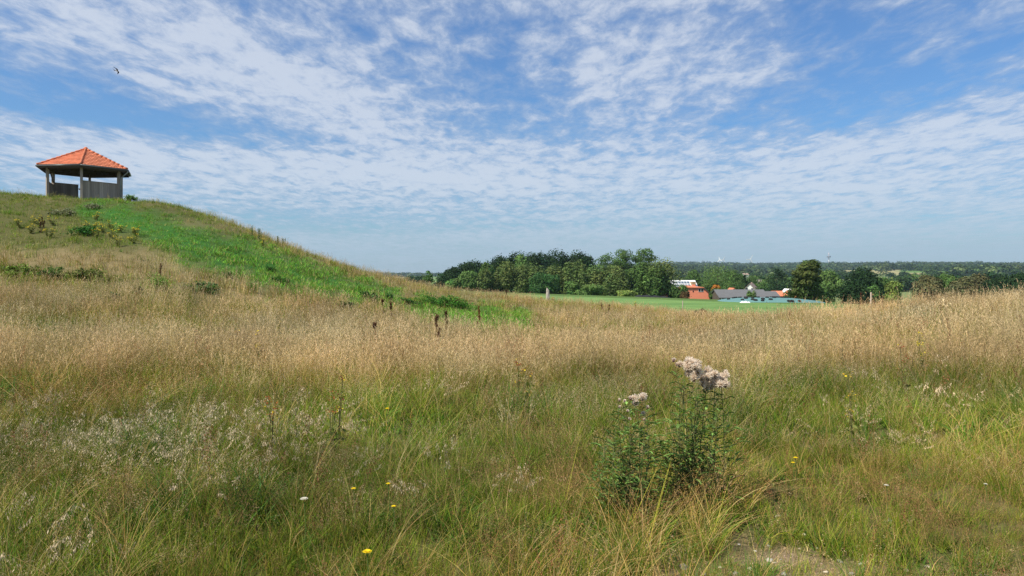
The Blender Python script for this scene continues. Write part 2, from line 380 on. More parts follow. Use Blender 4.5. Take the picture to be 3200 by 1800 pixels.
# ------------------------------------------------------------------ ground sheet
def build_ground():
    rr = np.concatenate([[0.0], np.geomspace(.6, 3, 14)[:-1], np.geomspace(3, 130, 260)[:-1], np.geomspace(130, 6000, 150)])
    # angles: denser in front
    a = np.concatenate([np.linspace(-48, 48, 420), np.linspace(48, 312, 120)[1:-1]]); a = np.radians(a)
    n = len(a); X = rr[:, None]*np.sin(a)[None]; Y = rr[:, None]*np.cos(a)[None]
    Z = zg(X, Y); v = np.stack([X, Y, Z], -1).reshape(-1, 3)
    i = np.arange(len(rr)-1)[:, None]; k = np.arange(n)[None]; k1 = (k+1) % n
    f = np.stack([i*n+k, (i+1)*n+k, (i+1)*n+k1, i*n+k1], -1).reshape(-1, 4)
    # centre fan kept as quads ring from the tiny first radius
    keep = f
    x, y = v[:, 0], v[:, 1]; D = np.maximum(y, .5); r = np.hypot(x, y)
    px, py, g, sw = zones(x, y, D, v[:, 2])
    straw = np.array((.20, .155, .075)); green = np.array((.085, .085, .028)); lush = np.array((.035, .12, .018)); soil = np.array((.29, .20, .135))
    c = straw*(1-g)[:, None]+green*g[:, None]; c = c*(1-sw)[:, None]+lush*sw[:, None]
    near = (r < 75) | (y < 0)
    far = np.array((.085, .14, .035)); t = sstep(r, 80, 120)[:, None]; c = c*(1-t)+far*t
    # distant fields: crops, stubble, pasture
    fid = np.floor(x/170+vn(x/300, y/300)*1.6)*7.3+np.floor(y/230+vn2(x/300, y/300)*1.6)*3.1
    h = np.modf(np.abs(np.sin(fid)*437.5))[0]
    fc = np.where((h < .3)[:, None], (.30, .27, .13), np.where((h < .65)[:, None], (.11, .19, .045), (.15, .19, .07)))
    t = sstep(r, 260, 330)[:, None]; c = c*(1-t)+fc*t
    b_ = bare(x, y)[:, None]; c = c*(1-b_)+soil*b_
    o = mesh_obj('ground', v, np.concatenate([keep]), c, None, None, True)
    def f_(b):
        t = b.n('ShaderNodeTexCoord').outputs['Object']
        n1 = b.noise(t, 9, 6, .7); n2 = b.noise(t, 45, 4, .7); n3 = b.noise(t, .5, 4, .6)
        n4 = b.noise(t, 160, 2, .5); sp_ = b.m('MULTIPLY', b.ramp(n4, .60, .68), .8); dk = b.m('MULTIPLY', b.ramp(n2, .55, .38), .35)
        k = b.m('ADD', .35, b.m('ADD', b.m('MULTIPLY', n1, .8), b.m('ADD', b.m('MULTIPLY', n2, .5), b.m('MULTIPLY', n3, .2))))
        k = b.m('SUBTRACT', b.m('ADD', k, sp_), dk)
        c = b.mix(1.0, vcol(b), b.comb(k, k, k), 'MULTIPLY')
        return principled(b, c, .95, .1, 0, n1, .6, .05)
    o.data.materials.append(pmat('ground_soil_and_turf', f_))
    tag(o, None, None, None, 'structure')
    return o
build_ground()

# ------------------------------------------------------------------ the green pasture beyond the meadow
def build_field():
    # a sheet 3-6 cm above the ground, from the meadow's edge to the brow above the farm
    s = np.linspace(0, 1, 60); t = np.linspace(0, 1, 40)
    fl = np.array([-20, 175+10]); fr = np.array([62, 99.5]); nr = np.array([46, 72.]); nl = np.array([-12, 88.])
    fl = E1-ED*22; fr = E1+ED*92; nl = np.array((-14., 84.)); nr = np.array((64., 62.))
    A = (1-s)[:, None]*nl+s[:, None]*nr; B = (1-s)[:, None]*fl+s[:, None]*fr
    pt = A[:, None]*(1-t)[None, :, None]+B[:, None]*t[None, :, None]
    x, y = pt[..., 0], pt[..., 1]; z = zg(x, y)+.05
    v = np.stack([x, y, z], -1).reshape(-1, 3)
    i = np.arange(59)[:, None]; k = np.arange(39)[None]; f = np.stack([i*40+k, (i+1)*40+k, (i+1)*40+k+1, i*40+k+1], -1).reshape(-1, 4)
    def f_(b):
        tc = b.n('ShaderNodeTexCoord').outputs['Object']
        mp = b.n('ShaderNodeMapping'); mp.inputs['Rotation'].default_value = (0, 0, math.atan2(ED[1], ED[0])); mp.vector_type = 'TEXTURE'
        mp.inputs['Scale'].default_value = (6, 1.2, 1); b.nt.links.new(tc, mp.inputs[0])
        n1 = b.noise(mp.outputs[0], .5, 5, .6); n2 = b.noise(tc, .08, 4, .6); n3 = b.noise(tc, 3.0, 3, .6)
        c = b.mix(b.ramp(b.m('ADD', b.m('MULTIPLY', n1, .6), b.m('MULTIPLY', n2, .4)), .40, .60), (.105, .195, .055, 1), (.165, .27, .078, 1))
        k = b.m('ADD', .8, b.m('MULTIPLY', n3, .4)); c = b.mix(1.0, c, b.comb(k, k, k), 'MULTIPLY')
        return principled(b, c, .9, .1, 0, n3, .5, .1)
    o = mesh_obj('field', v, f, None, pmat('pasture', f_), None, True)
    tag(o, None, None, None, 'structure')
build_field()

# ------------------------------------------------------------------ grasses
def blades(n, hmin, hmax, wd, rad, lean, bend, cols, seg=4, g=None, stiff=0.0, cv=.18):
    g = g or rng
    a = g.uniform(0, 2*PI, n); r = rad*np.sqrt(g.random(n)); bx, by = r*np.cos(a), r*np.sin(a)
    L = g.uniform(hmin, hmax, n); az = g.uniform(0, 2*PI, n); le = np.abs(g.normal(lean, lean*.5+.02, n)); be = np.abs(g.normal(bend, bend*.6, n))
    t = np.linspace(0, 1, seg+1)[None]
    off = (le[:, None]*t+be[:, None]*t**2.2)*L[:, None]; z = L[:, None]*(t-(.45*be[:, None])*t**2.5)-.02
    x = bx[:, None]+np.cos(az)[:, None]*off; y = by[:, None]+np.sin(az)[:, None]*off
    wa = g.uniform(0, PI, n); wx, wy = np.cos(wa)[:, None], np.sin(wa)[:, None]
    hw = .5*wd*g.uniform(.6, 1.3, n)[:, None]*(1-.88*t**1.6)
    v = np.stack([np.stack([x-wx*hw, y-wy*hw, z], -1), np.stack([x+wx*hw, y+wy*hw, z], -1)], 2).reshape(n, -1, 3)
    m = 2*(seg+1); q = np.arange(seg)*2; f = np.stack([q, q+1, q+3, q+2], -1)[None]+(np.arange(n)*m)[:, None, None]
    cols = np.asarray(cols, float); ci = cols[g.integers(0, len(cols), n)]*np.exp(g.normal(0, cv, (n, 1)))*np.exp(g.normal(0, .05, (n, 3)))
    c = np.repeat(ci[:, None], m, 1)
    tips = np.stack([x, y, z], -1)
    return v.reshape(-1, 3), f.reshape(-1, 4), c.reshape(-1, 3), tips, ci
def flakes(stem, n, t0, t1, spread, ln, wd, droop, col, g=None, cv=.2, along=False):
    """seed-head flakes around the upper part of each stem: stem (k, seg+1, 3)"""
    g = g or rng; k, m = stem.shape[:2]
    t = g.uniform(t0, t1, (k, n)); ti = t*(m-1); i = np.minimum(ti.astype(int), m-2); u = (ti-i)[..., None]
    kk = np.arange(k)[:, None]
    p = stem[kk, i]*(1-u)+stem[kk, i+1]*u
    a = g.uniform(0, 2*PI, (k, n)); rr = spread*np.sqrt(g.random((k, n)))*(1.15-.75*(t-t0)/(t1-t0))
    d = np.stack([np.cos(a)*rr, np.sin(a)*rr, -droop*rr+g.normal(0, .2*spread, (k, n))], -1)
    s = p+d; dirn = d/(np.linalg.norm(d, axis=-1, keepdims=True)+1e-6)+np.array((0, 0, .8-1.6*min(droop, 1)))+g.normal(0, .3, (k, n, 3))
    if along: dirn = (stem[kk, i+1]-stem[kk, i])/(np.linalg.norm(stem[kk, i+1]-stem[kk, i], axis=-1, keepdims=True))+g.normal(0, .22, (k, n, 3))
    dirn /= np.linalg.norm(dirn, axis=-1, keepdims=True)
    side = np.cross(dirn, g.normal(size=(k, n, 3))); side /= np.linalg.norm(side, axis=-1, keepdims=True)
    l_ = ln*g.uniform(.6, 1.4, (k, n, 1)); w_ = wd*g.uniform(.6, 1.3, (k, n, 1))
    v = np.stack([s, s+dirn*l_*.5+side*w_, s+dirn*l_, s+dirn*l_*.5-side*w_], 2).reshape(-1, 3)
    f = np.arange(k*n*4).reshape(-1, 4)
    c = np.repeat((np.asarray(col)*np.exp(g.normal(0, cv, (k*n, 1)))), 4, 0)
    return v, f, c
def merge(parts):
    v = []; f = []; c = []; n = 0
    for p in parts: v.append(p[0]); f.append(p[1]+n); c.append(p[2]); n += len(p[0])
    return np.concatenate(v), np.concatenate(f), np.concatenate(c)
def proto(name, parts):
    v, f, c = merge(parts)
    o = bpy.data.objects.new(name, mesh_data(name, v, f, c, M['grass'])); return o
GR = [(.14, .225, .016), (.10, .185, .013), (.21, .26, .022), (.19, .20, .025), (.055, .14, .012)]
LIME = [(.23, .32, .026), (.18, .28, .022), (.28, .32, .036)]
STRAW = [(.48, .355, .165), (.40, .29, .13), (.56, .44, .235), (.32, .215, .085), (.30, .255, .07)]
MIXS = [(.38, .275, .085), (.33, .19, .06), (.48, .35, .14), (.28, .25, .04)]
PALE = (.57, .44, .29); TAN = (.56, .42, .235); BRN = (.30, .18, .08)
def mk(kind, lod):
    """one tuft; lod 0 near, 1 middle, 2 far"""
    q = (1.0, .55, .30)[lod]; wk = (1.0, 1.9, 4.2)[lod]; sg = (4, 3, 2)[lod]; rk = (1.0, 1.5, 2.4)[lod]; P_ = []
    N = lambda n: max(3, int(n*q))
    if kind == 'green':
        P_.append(blades(N(54), .15, .48, .0055*wk, .13*rk, .16, .34, GR, sg)[:3])
        P_.append(blades(N(17), .2, .55, .0036*wk, .15*rk, .3, .35, MIXS+STRAW[:2], sg)[:3])
        b_ = blades(N(7), .35, .62, .0026*wk, .15*rk, .2, .25, MIXS, sg); P_.append(b_[:3])
        P_.append(flakes(b_[3], (22, 12, 5)[lod], .68, 1.0, .022, .014*(1, 1.4, 2)[lod], .0020*(1, 1.5, 2)[lod], .2, (.40, .30, .17)))
    if kind == 'broad':
        P_.append(blades(N(34), .25, .58, .0095*wk, .10*rk, .18, .42, [(.07, .155, .03), (.055, .125, .028), (.10, .17, .03)], sg)[:3])
        P_.append(blades(N(20), .2, .45, .0055*wk, .13*rk, .2, .35, GR, sg)[:3])
    if kind == 'lime':
        P_.append(blades(N(62), .10, .33, .005*wk, .14*rk, .22, .3, LIME+GR, sg)[:3])
        P_.append(blades(N(20), .15, .42, .003*wk, .14*rk, .2, .25, MIXS+STRAW[:2], sg)[:3])
    if kind == 'short':
        P_.append(blades(N(50), .03, .12, .004*wk, .13*rk, .35, .3, GR+STRAW[:3], sg)[:3])
    if kind in ('straw', 'tan'):
        h0, h1 = ((.42, .72), (.50, .88))[kind == 'tan']
        b_ = blades(N(20), h0, h1, .0032*wk, .15*rk, .12, .16, STRAW, sg+1)
        P_.append(b_[:3])
        P_.append(flakes(b_[3], (14, 8, 4)[lod], .66, 1.0, .012*(1, 1.3, 1.8)[lod], .034*(1, 1.3, 2.0)[lod], .0020*(1, 1.6, 3.2)[lod], .15, TAN if kind == 'tan' else (.50, .38, .21), along=True))
        P_.append(blades(N(26), .15, .45, .0045*wk, .15*rk, .2, .3, GR+MIXS, sg)[:3])
    if kind == 'pale':
        b_ = blades((4, 4, 3)[lod], .50, .78, .0030*wk, .12*rk, .15, .38, STRAW[:3], sg+2)
        P_.append(b_[:3])
        P_.append(flakes(b_[3], (34, 22, 12)[lod], .74, 1.0, .030, .026*(1, 1.3, 1.8)[lod], .0028*(1, 1.4, 2)[lod], 1.0, PALE))
        P_.append(blades(N(34), .2, .5, .006*wk, .13*rk, .18, .35, GR, sg)[:3])
    if kind == 'brown':
        b_ = blades(N(16), .28, .52, .0022*wk, .15*rk, .15, .12, [(.3, .2, .1), (.26, .2, .08)], sg)
        P_.append(b_[:3])
        P_.append(flakes(b_[3], (26, 14, 6)[lod], .55, 1.0, .045, .010*(1, 1.4, 2)[lod], .0022*(1, 1.5, 2)[lod], -.3, BRN))
        P_.append(blades(N(34), .1, .32, .0045*wk, .14*rk, .2, .3, GR+LIME, sg)[:3])
    if kind == 'rust':       # thin brown seeding stalks among the straw
        b_ = blades((3, 3, 2)[lod], .55, .92, .0045*wk, .10*rk, .12, .06, [(.20, .10, .05), (.25, .15, .07)], sg)
        P_.append(b_[:3]); P_.append(flakes(b_[3], (40, 22, 10)[lod], .62, 1.0, .014*(1, 1.2, 1.5)[lod], .014*(1, 1.4, 2)[lod], .0045*(1, 1.5, 2)[lod], .1, (.22, .10, .05)))
        P_.append(blades(N(26), .15, .45, .0045*wk, .15*rk, .2, .3, GR+MIXS, sg)[:3])
    if kind == 'weed':       # low leafy herbs between the grasses
        P_.append(blades(N(46), .06, .26, .020*wk**.6, .16*rk, .6, .6, [(.065, .13, .018), (.05, .105, .016), (.10, .17, .025), (.14, .17, .03)], sg)[:3])
        P_.append(blades(N(26), .15, .42, .005*wk, .15*rk, .18, .34, GR+MIXS, sg)[:3])
    if kind == 'arch':
        P_.append(blades(N(20), .5, .85, .0044*wk, .09*rk, .30, .55, STRAW[:2]+MIXS, sg+2)[:3])
        P_.append(blades(N(30), .2, .5, .0055*wk, .12*rk, .18, .35, GR, sg)[:3])
    if kind == 'lawn':       # soft green sward of the slope
        P_.append(blades(N(80), .12, .40, .008*wk, .2*rk, .3, .4, [(.14, .32, .035), (.17, .35, .040), (.24, .36, .055), (.11, .26, .030), (.25, .28, .07)], sg)[:3])
        P_.append(blades(N(8), .2, .5, .004*wk, .2*rk, .2, .2, STRAW, sg)[:3])
    return P_
KINDS = ['rust', 'weed', 'arch', 'green', 'broad', 'lime', 'short', 'straw', 'tan', 'pale', 'brown', 'lawn']
def gn_scatter(name, v, kind_idx, protos, rot, scl, tint):
    me = bpy.data.meshes.new(name); me.vertices.add(len(v)); me.vertices.foreach_set('co', np.asarray(v, np.float32).ravel())
    def attr(nm, ty, arr, key):
        a = me.attributes.new(nm, ty, 'POINT'); a.data.foreach_set(key, np.ascontiguousarray(arr).ravel())
    attr('pick', 'INT', kind_idx.astype(np.int32), 'value'); attr('rot', 'FLOAT_VECTOR', rot.astype(np.float32), 'vector')
    attr('scl', 'FLOAT', scl.astype(np.float32), 'value')
    t4 = np.ones((len(v), 4), np.float32); t4[:, :3] = tint; attr('tint', 'FLOAT_COLOR', t4, 'color')
    o = bpy.data.objects.new(name, me); COL.objects.link(o); me.materials.append(M['grass'])
    ng = bpy.data.node_groups.new(name+'_nodes', 'GeometryNodeTree')
    ng.interface.new_socket('Geometry', in_out='INPUT', socket_type='NodeSocketGeometry'); ng.interface.new_socket('Geometry', in_out='OUTPUT', socket_type='NodeSocketGeometry')
    gi = ng.nodes.new('NodeGroupInput'); go = ng.nodes.new('NodeGroupOutput'); jn = ng.nodes.new('GeometryNodeJoinGeometry'); L = ng.links.new
    def na(nm, ty):
        a = ng.nodes.new('GeometryNodeInputNamedAttribute'); a.data_type = ty; a.inputs['Name'].default_value = nm
        return [s for s in a.outputs if s.enabled and s.name == 'Attribute'][0]
    pick, rt, sc = na('pick', 'INT'), na('rot', 'FLOAT_VECTOR'), na('scl', 'FLOAT')
    for k, p in enumerate(protos):
        if not (kind_idx == k).any(): continue
        oi = ng.nodes.new('GeometryNodeObjectInfo'); oi.inputs['Object'].default_value = p; oi.inputs['As Instance'].default_value = True
        cmp_ = ng.nodes.new('FunctionNodeCompare'); cmp_.data_type = 'INT'; cmp_.operation = 'EQUAL'
        ins = [s for s in cmp_.inputs if s.enabled]; L(pick, ins[0]); ins[1].default_value = k
        ip = ng.nodes.new('GeometryNodeInstanceOnPoints'); L(gi.outputs[0], ip.inputs['Points']); L(cmp_.outputs[0], ip.inputs['Selection'])
        L(oi.outputs['Geometry'], ip.inputs['Instance']); L(rt, ip.inputs['Rotation']); L(sc, ip.inputs['Scale']); L(ip.outputs[0], jn.inputs[0])
    L(jn.outputs[0], go.inputs[0])
    md = o.modifiers.new('scatter', 'NODES'); md.node_group = ng
    return o

def build_grass():
    g = np.random.default_rng(21)
    protos = []; pid = {}
    for lod in range(3):
        for k in KINDS:
            nv = 3 if lod < 2 else 2
            for j in range(nv):
                pid.setdefault((k, lod), []).append(len(protos)); protos.append(proto(f'tuft_{k}_{lod}_{j}', mk(k, lod)))
    bands = [(.8, 6.5, 95, 0), (6.5, 13, 46, 0), (13, 27, 15, 1), (27, 66, 5.5, 2)]
    out = {}
    for r0, r1, dens, lod in bands:
        ka, kb = .78, 4.5                               # half width of the strewn ground: a little more than the view takes in
        n = int(dens*(ka*(r1*r1-r0*r0)+2*kb*(r1-r0))); y = g.uniform(r0, r1, n*2); y = y[g.random(n*2) < (ka*y+kb)/(ka*r1+kb)][:n]
        n = len(y); x = (ka*y+kb)*g.uniform(-1, 1, n)
        xs = [x]; ys = [y]
        if r0 < 1:                                     # sides of the camera, so that the meadow goes on beyond the frame
            n2 = 3200; xs.append(g.uniform(-6, 6, n2)); ys.append(g.uniform(-3.0, .8, n2))
        x = np.concatenate(xs); y = np.concatenate(ys)
        z = zg(x, y); D = np.maximum(y, .8)
        px, py, gr, sw = zones(x, y, D, z); b_ = bare(x, y)
        keep = np.ones(len(x), bool)
        # nothing but short turf right under the lens
        sl = g.random(len(x))
        kind = np.empty(len(x), object)
        u = g.random(len(x)); patch = vn.fbm(x*.8+40, y*.8+9, 3); patch2 = vn2.fbm(x*1.3+4, y*1.3+19, 3)
        kind[:] = 'green'
        isg = u < gr*np.where(py > 1150, 1.0, .85)
        kind[~isg] = np.where(patch[~isg] > .5, 'straw', 'tan')
        fore = py > 1150
        k = (~isg) & fore & (u > .70); kind[k] = 'brown'
        k = isg & fore & (patch2 > .62) & (u < gr*.55); kind[k] = 'broad'
        k = isg & fore & (patch2 < .43); kind[k] = 'lime'
        wd_ = vn3.fbm(x*1.1+60, y*1.1+33, 3); k = fore & (wd_ > .56) & (u < .6); kind[k] = 'weed'
        dk_ = sum(a*np.exp(-(((px-cx)/rx)**2+((py-cy)/ry)**2)) for cx, cy, rx, ry, a in [(3080, 1230, 230, 60, .6), (2700, 1260, 200, 60, .35), (700, 1400, 260, 60, .4), (150, 1480, 260, 70, .45), (620, 1640, 260, 60, .3), (1900, 1640, 200, 60, .5)]); k = g.random(len(x)) < dk_; kind[k] = 'weed'
        k = (sw > .30) & (u < .5+sw); kind[k] = 'lawn'
        # pale drooping heads and brown haze, in drifts
        def drift(cx, cy, rx, ry): return np.exp(-(((px-cx)/rx)**2+((py-cy)/ry)**2))
        pl = .50*drift(700, 1350, 300, 70)+.35*drift(330, 1310, 250, 50)+.30*drift(60, 1350, 130, 90)+.4*drift(200, 1700, 260, 70)+.15*drift(2600, 1290, 200, 60)+.12*drift(1500, 1450, 200, 90)+.08*drift(2950, 1250, 140, 60)+.12*drift(1100, 1250, 220, 60)
        k = g.random(len(x)) < pl*.8; kind[k] = 'pale'
        ar = .5*drift(1650, 1680, 330, 110)+.45*drift(2260, 1480, 170, 70)+.35*drift(250, 1700, 260, 80)+.3*drift(1150, 1700, 260, 90)+.45*drift(2050, 1600, 200, 70)+.25*drift(2350, 1180, 80, 60)+.04
        k = fore & (g.random(len(x)) < ar); kind[k] = 'arch'
        br = .6*drift(2850, 1500, 420, 130)+.5*drift(2620, 1420, 200, 70)+.35*drift(1050, 1500, 150, 60)+.45*drift(3100, 1650, 250, 160)+.2*drift(1750, 1400, 160, 80)
        k = g.random(len(x)) < br*.8; kind[k] = 'brown'
        lm = .8*drift(2500, 1560, 260, 60)+.7*drift(700, 1600, 220, 90)+.5*drift(1300, 1620, 400, 110)+.4*drift(1500, 1330, 260, 60)+.3*drift(1650, 1180, 200, 40)
        k = g.random(len(x)) < lm; kind[k] = 'lime'
        k = (sw < .3) & (g.random(len(x)) < .022*np.where(patch2 > .5, 1.7, .4)); kind[k] = 'rust'
        k = (kind == 'lawn') & (g.random(len(x)) < .10+.3*(patch2 > .6)); kind[k] = 'weed'
        k = (b_ > .25); kind[k] = 'short'
        keep &= ~((b_ > .55) & (g.random(len(x)) < .35))
        # a gravelly track in front: short growth below the bottom edge of the view
        k = (y < 3.3) & (g.random(len(x)) < .8); kind[k] = 'short'
        # height
        s = np.exp(g.normal(0, .18, len(x)))*(.80+.9*(vn3.fbm(x*.9+3, y*.9+8, 3)-.35))
        s = np.clip(s, .45, 1.25)*np.interp(y, [2, 4.2, 6, 8.5, 14, 30, 60], [.60, .66, .76, .92, 1.0, .95, .85])
        s = np.where((px > 2250) & (y < 6.5), s*.78, s); s = s*(1+.40*drift(2080, 1530, 240, 90)); s = s*(1-.35*np.clip(b_, 0, 1))
        s = np.where((px > 900) & (px < 2250) & (y < 4.4), s*.85, s)
        hillup = sstep(-x-y*.35+4, 0, 14)*sstep(y, 28, 42); s = s*(1-.30*hillup)
        # tint: broad drifts of colour
        tn = np.ones((len(x), 3))*np.exp(g.normal(0, .10, (len(x), 1)))
        warm = (vn.fbm(x*.35+70, y*.35+5, 3)-.5)[:, None]
        tn = tn*(1+warm*np.array((.35, .0, -.25)))*np.exp(.9*(vn2.fbm(x*.7+31, y*.7+77, 3)-.5))[:, None]
        tn = tn*np.where((sw > .3)[:, None], 1.0, np.where(((D > 9) & (gr < .5))[:, None], np.array((1.04, 1.02, 1.08)), 1.0))
        up = (hillup > .4) & (sw < .3); tn = np.where(up[:, None], tn*np.array((.86, 1.0, .8)), tn)
        kidx = np.zeros(len(x), int)
        for kk in KINDS:
            m = kind == kk
            if m.any(): kidx[m] = np.array(pid[(kk, lod)])[g.integers(0, len(pid[(kk, lod)]), m.sum())]
        lean = g.normal(0, .10, (len(x), 2)); lean[:, 1] += .10       # wind leans the stems to the right
        rot = np.stack([lean[:, 0], lean[:, 1], g.uniform(0, 2*PI, len(x))], -1)
        for i_, nm in enumerate(('green', 'straw', 'lawn')):
            if nm == 'green': m = np.isin(kind, ['green', 'rust', 'weed', 'broad', 'lime', 'short', 'brown'])
            elif nm == 'straw': m = np.isin(kind, ['straw', 'tan', 'pale', 'arch'])
            else: m = kind == 'lawn'
            m = m & keep
            out.setdefault(nm, []).append((np.stack([x, y, z], -1)[m], kidx[m], rot[m], s[m], tn[m]))
    info = {'green': ('green_grass', 'mixed green meadow grass with fine blades filling the foreground', 'grass'),
            'straw': ('dry_grass', 'dry straw coloured grass with feathery seed heads across the meadow', 'dry grass'),
            'lawn': ('slope_grass', 'soft bright green grass in the band down the hillside', 'hill grass')}
    for nm, parts in out.items():
        v, ki, ro, s, tn = [np.concatenate([p[i] for p in parts]) for i in range(5)]
        o = gn_scatter(info[nm][0], v, ki, protos, ro, s, tn)
        tag(o, info[nm][1], info[nm][2], None, 'stuff')
        print(nm, len(v))
build_grass()

# ------------------------------------------------------------------ trees
def nrm(v): return v/(np.linalg.norm(v, axis=-1, keepdims=True)+1e-9)
def leaf_quads(p, nrm_, size, g, tint, asp=.62):
    """irregular leaf clumps: centre p, facing nrm_"""
    n = len(p); a = nrm(np.cross(nrm_, g.normal(size=(n, 3)))); b_ = np.cross(nrm_, a)
    s = size*g.uniform(.55, 1.35, (n, 1))
    q = [p+a*s*g.uniform(.7, 1.2, (n, 1)), p+b_*s*asp*g.uniform(.6, 1.3, (n, 1)), p-a*s*g.uniform(.7, 1.2, (n, 1)), p-b_*s*asp*g.uniform(.6, 1.3, (n, 1))]
    v = np.stack(q, 1).reshape(-1, 3); f = np.arange(4*n).reshape(-1, 4); c = np.repeat(tint, 4, 0)
    return v, f, c
def crown_lobes(style, W, H, g):
    L = []
    if style == 'oak':                       # broad domed crown down to low boughs
        n = 30; zc, rz, rx = .46*H, .54*H, .52*W
        for i in range(n):
            d = nrm(g.normal(size=3)); d[2] = abs(d[2])*1.0-.30
            k = g.uniform(.60, .86); r = g.uniform(.13, .24)*W
            L.append((np.array((d[0]*rx*k, d[1]*rx*k, zc+d[2]*rz*k)), r*np.array((1, 1, .8))))
        L.append((np.array((0, 0, zc)), np.array((.36*W, .36*W, .36*H))))
        L.append((np.array((0, 0, .25*H)), np.array((.36*W, .36*W, .24*H))))
    elif style == 'willow':                  # feathery, several upright heads
        n = 24
        for i in range(n):
            a = g.uniform(0, 2*PI); k = g.uniform(.1, .75); z = g.uniform(.22, .88)*H; top = 1-.75*max(0, z/H-.5)
            L.append((np.array((math.cos(a)*k*W*.46*top, math.sin(a)*k*W*.46*top, z)), np.array((.15, .15, .26))*W*g.uniform(.75, 1.25)))
        L.append((np.array((0, 0, .5*H)), np.array((.27*W, .27*W, .38*H))))
    elif style == 'bush':
        for i in range(16):
            a = g.uniform(0, 2*PI); k = g.uniform(.1, .75); z = g.uniform(.15, .72)*H
            L.append((np.array((math.cos(a)*k*W*.5, math.sin(a)*k*W*.5, z)), np.array((.2, .2, .2))*W*g.uniform(.7, 1.2)*np.array((1, 1, min(1.2, H/W*1.1)))))
        L.append((np.array((0, 0, .4*H)), np.array((.34*W, .34*W, .38*H))))
    elif style == 'airy':                    # tall open crown on visible limbs
        for i in range(20):
            a = g.uniform(0, 2*PI); k = g.uniform(.2, .85); z = g.uniform(.45, .92)*H
            L.append((np.array((math.cos(a)*k*W*.45, math.sin(a)*k*W*.45, z)), np.array((.17, .17, .12))*W*g.uniform(.7, 1.3)))
    elif style == 'pine':
        for i in range(26):
            z = g.uniform(.1, .97)*H; rad = W*.5*(1-(z/H)**1.6*.85); a = g.uniform(0, 2*PI); k = g.uniform(.3, .85)
            L.append((np.array((math.cos(a)*k*rad, math.sin(a)*k*rad, z)), np.array((.17, .17, .11))*W*g.uniform(.7, 1.25)*(1.1-.5*z/H)))
        L.append((np.array((0, 0, .42*H)), np.array((.22*W, .22*W, .42*H))))
    return L
def crown_mesh(style, W, H, col, g, nleaf, size):
    L = crown_lobes(style, W, H, g); tot = sum(float(np.prod(r))**(2/3) for c, r in L); parts = []
    for c, r in L:
        n = max(12, int(nleaf*float(np.prod(r))**(2/3)/tot))
        d = nrm(g.normal(size=(n, 3))); k = g.uniform(.72, 1.08, (n, 1))*(1+.10*g.normal(size=(n, 1)))
        p = c+d*r*k; nn = nrm(d+np.array((0, 0, .30))+.42*g.normal(size=(n, 3)))
        t = np.asarray(col)*np.exp(g.normal(0, .13))*np.exp(g.normal(0, .17, (n, 1)))*np.exp(g.normal(0, .05, (n, 3)))
        t[:, 0] *= math.exp(g.normal(0, .08))
        parts.append(leaf_quads(p, nn, size, g, t))
    v, f, c = merge(parts); v[:, 2] = np.maximum(v[:, 2], .02*H); return v, f, c, L
M['leaf'] = leafmat('tree_leaves', (1, 1, 1), .20, spec=.08, rough=.7)
CO = {'dark': (.020, .046, .015), 'mid': (.078, .140, .036), 'olive': (.120, .165, .050), 'fresh': (.11, .185, .05), 'lime': (.17, .23, .055),
      'brownish': (.115, .115, .050), 'orange': (.42, .17, .03), 'blue': (.027, .056, .025)}
def trunk(mb, H, W, L, g, r0=None, c=(1, 1, 1)):
    r0 = r0 or .022*H; pts = [(0, 0, -.3)]; x = y = 0
    for k in range(1, 6): x += g.normal(0, .012*H); y += g.normal(0, .012*H); pts.append((x, y, H*.15*k))
    mb.tube(pts, [r0*1.25, r0, r0*.85, r0*.65, r0*.45, r0*.2], 8, c)
    for q in range(6):
        i = g.integers(1, 4); lc = L[g.integers(0, len(L))][0]; a = np.array(pts[i]); b_ = lc; m = (a+b_)/2+np.array((0, 0, -.03*H))
        mb.tube([a, m, b_], [r0*.45, r0*.28, r0*.10], 6, c)
def D_ok(y): return 180 < y < 280
def make_tree(x, y, W, H, style, col, label, cat='tree', group=None, nleaf=5200, size=.27, seed=0, name=None, white=False):
    g = np.random.default_rng(1000+seed); z = zg1(x, y)
    nm = name or {'bush': 'bush', 'pine': 'conifer_tree'}.get(style, 'tree')
    root = empty(nm, (x, y, z), label, cat, group)
    if style == 'oak' and D_ok(y): nleaf = int(nleaf*1.35); size *= 1.3
    v, f, c, L = crown_mesh(style, W, H, CO[col] if isinstance(col, str) else col, g, nleaf, size)
    kz = H/np.percentile(v[:, 2], 99.7); kx = .5*W/np.percentile(np.hypot(v[:, 0], v[:, 1]), 97); kv = np.array((kx, kx, kz)); v = v*kv; L = [(a*kv, b_*kv) for a, b_ in L]
    mesh_obj('crown', v, f, c, M['leaf'], root)
    mb = MB(); trunk(mb, H, W, L, g, c=(4.2, 4.6, 5.0) if white else (1, 1, 1)); mb.build('trunk', M['bark'], root, True)
    return root
def T(px, top, w_, D, style, col, label, **k):
    x = (px-1600)/F*D; z = zg1(x, D); H = EYE+(HZ-top)/F*D-z; W = w_/F*D*(1.30 if style == 'oak' and D < 270 else 1.12)
    global TS
    TS += 1
    return make_tree(x, D, W, max(H, .8), style, col, label, seed=TS, **k)
TS = 0
GR_W = 'trees of the dark wood left of the farm'; GR_F = 'lighter trees in front of the dark wood'; GR_R = 'trees beyond the right hand ridge'
T(1341, 846, 34, 190, 'airy', 'mid', 'small thin tree standing alone at the left end of the wood above the straw slope', nleaf=500)
T(1415, 836, 66, 250, 'oak', 'dark', 'low dark tree at the left end of the dark wood', group=GR_W)
T(1475, 816, 92, 255, 'oak', 'dark', 'round dark tree second from the left in the dark wood', group=GR_W)
T(1522, 822, 50, 248, 'oak', 'mid', 'small greener tree in the dip between the round dark tree and the big dark mass', group=GR_W)
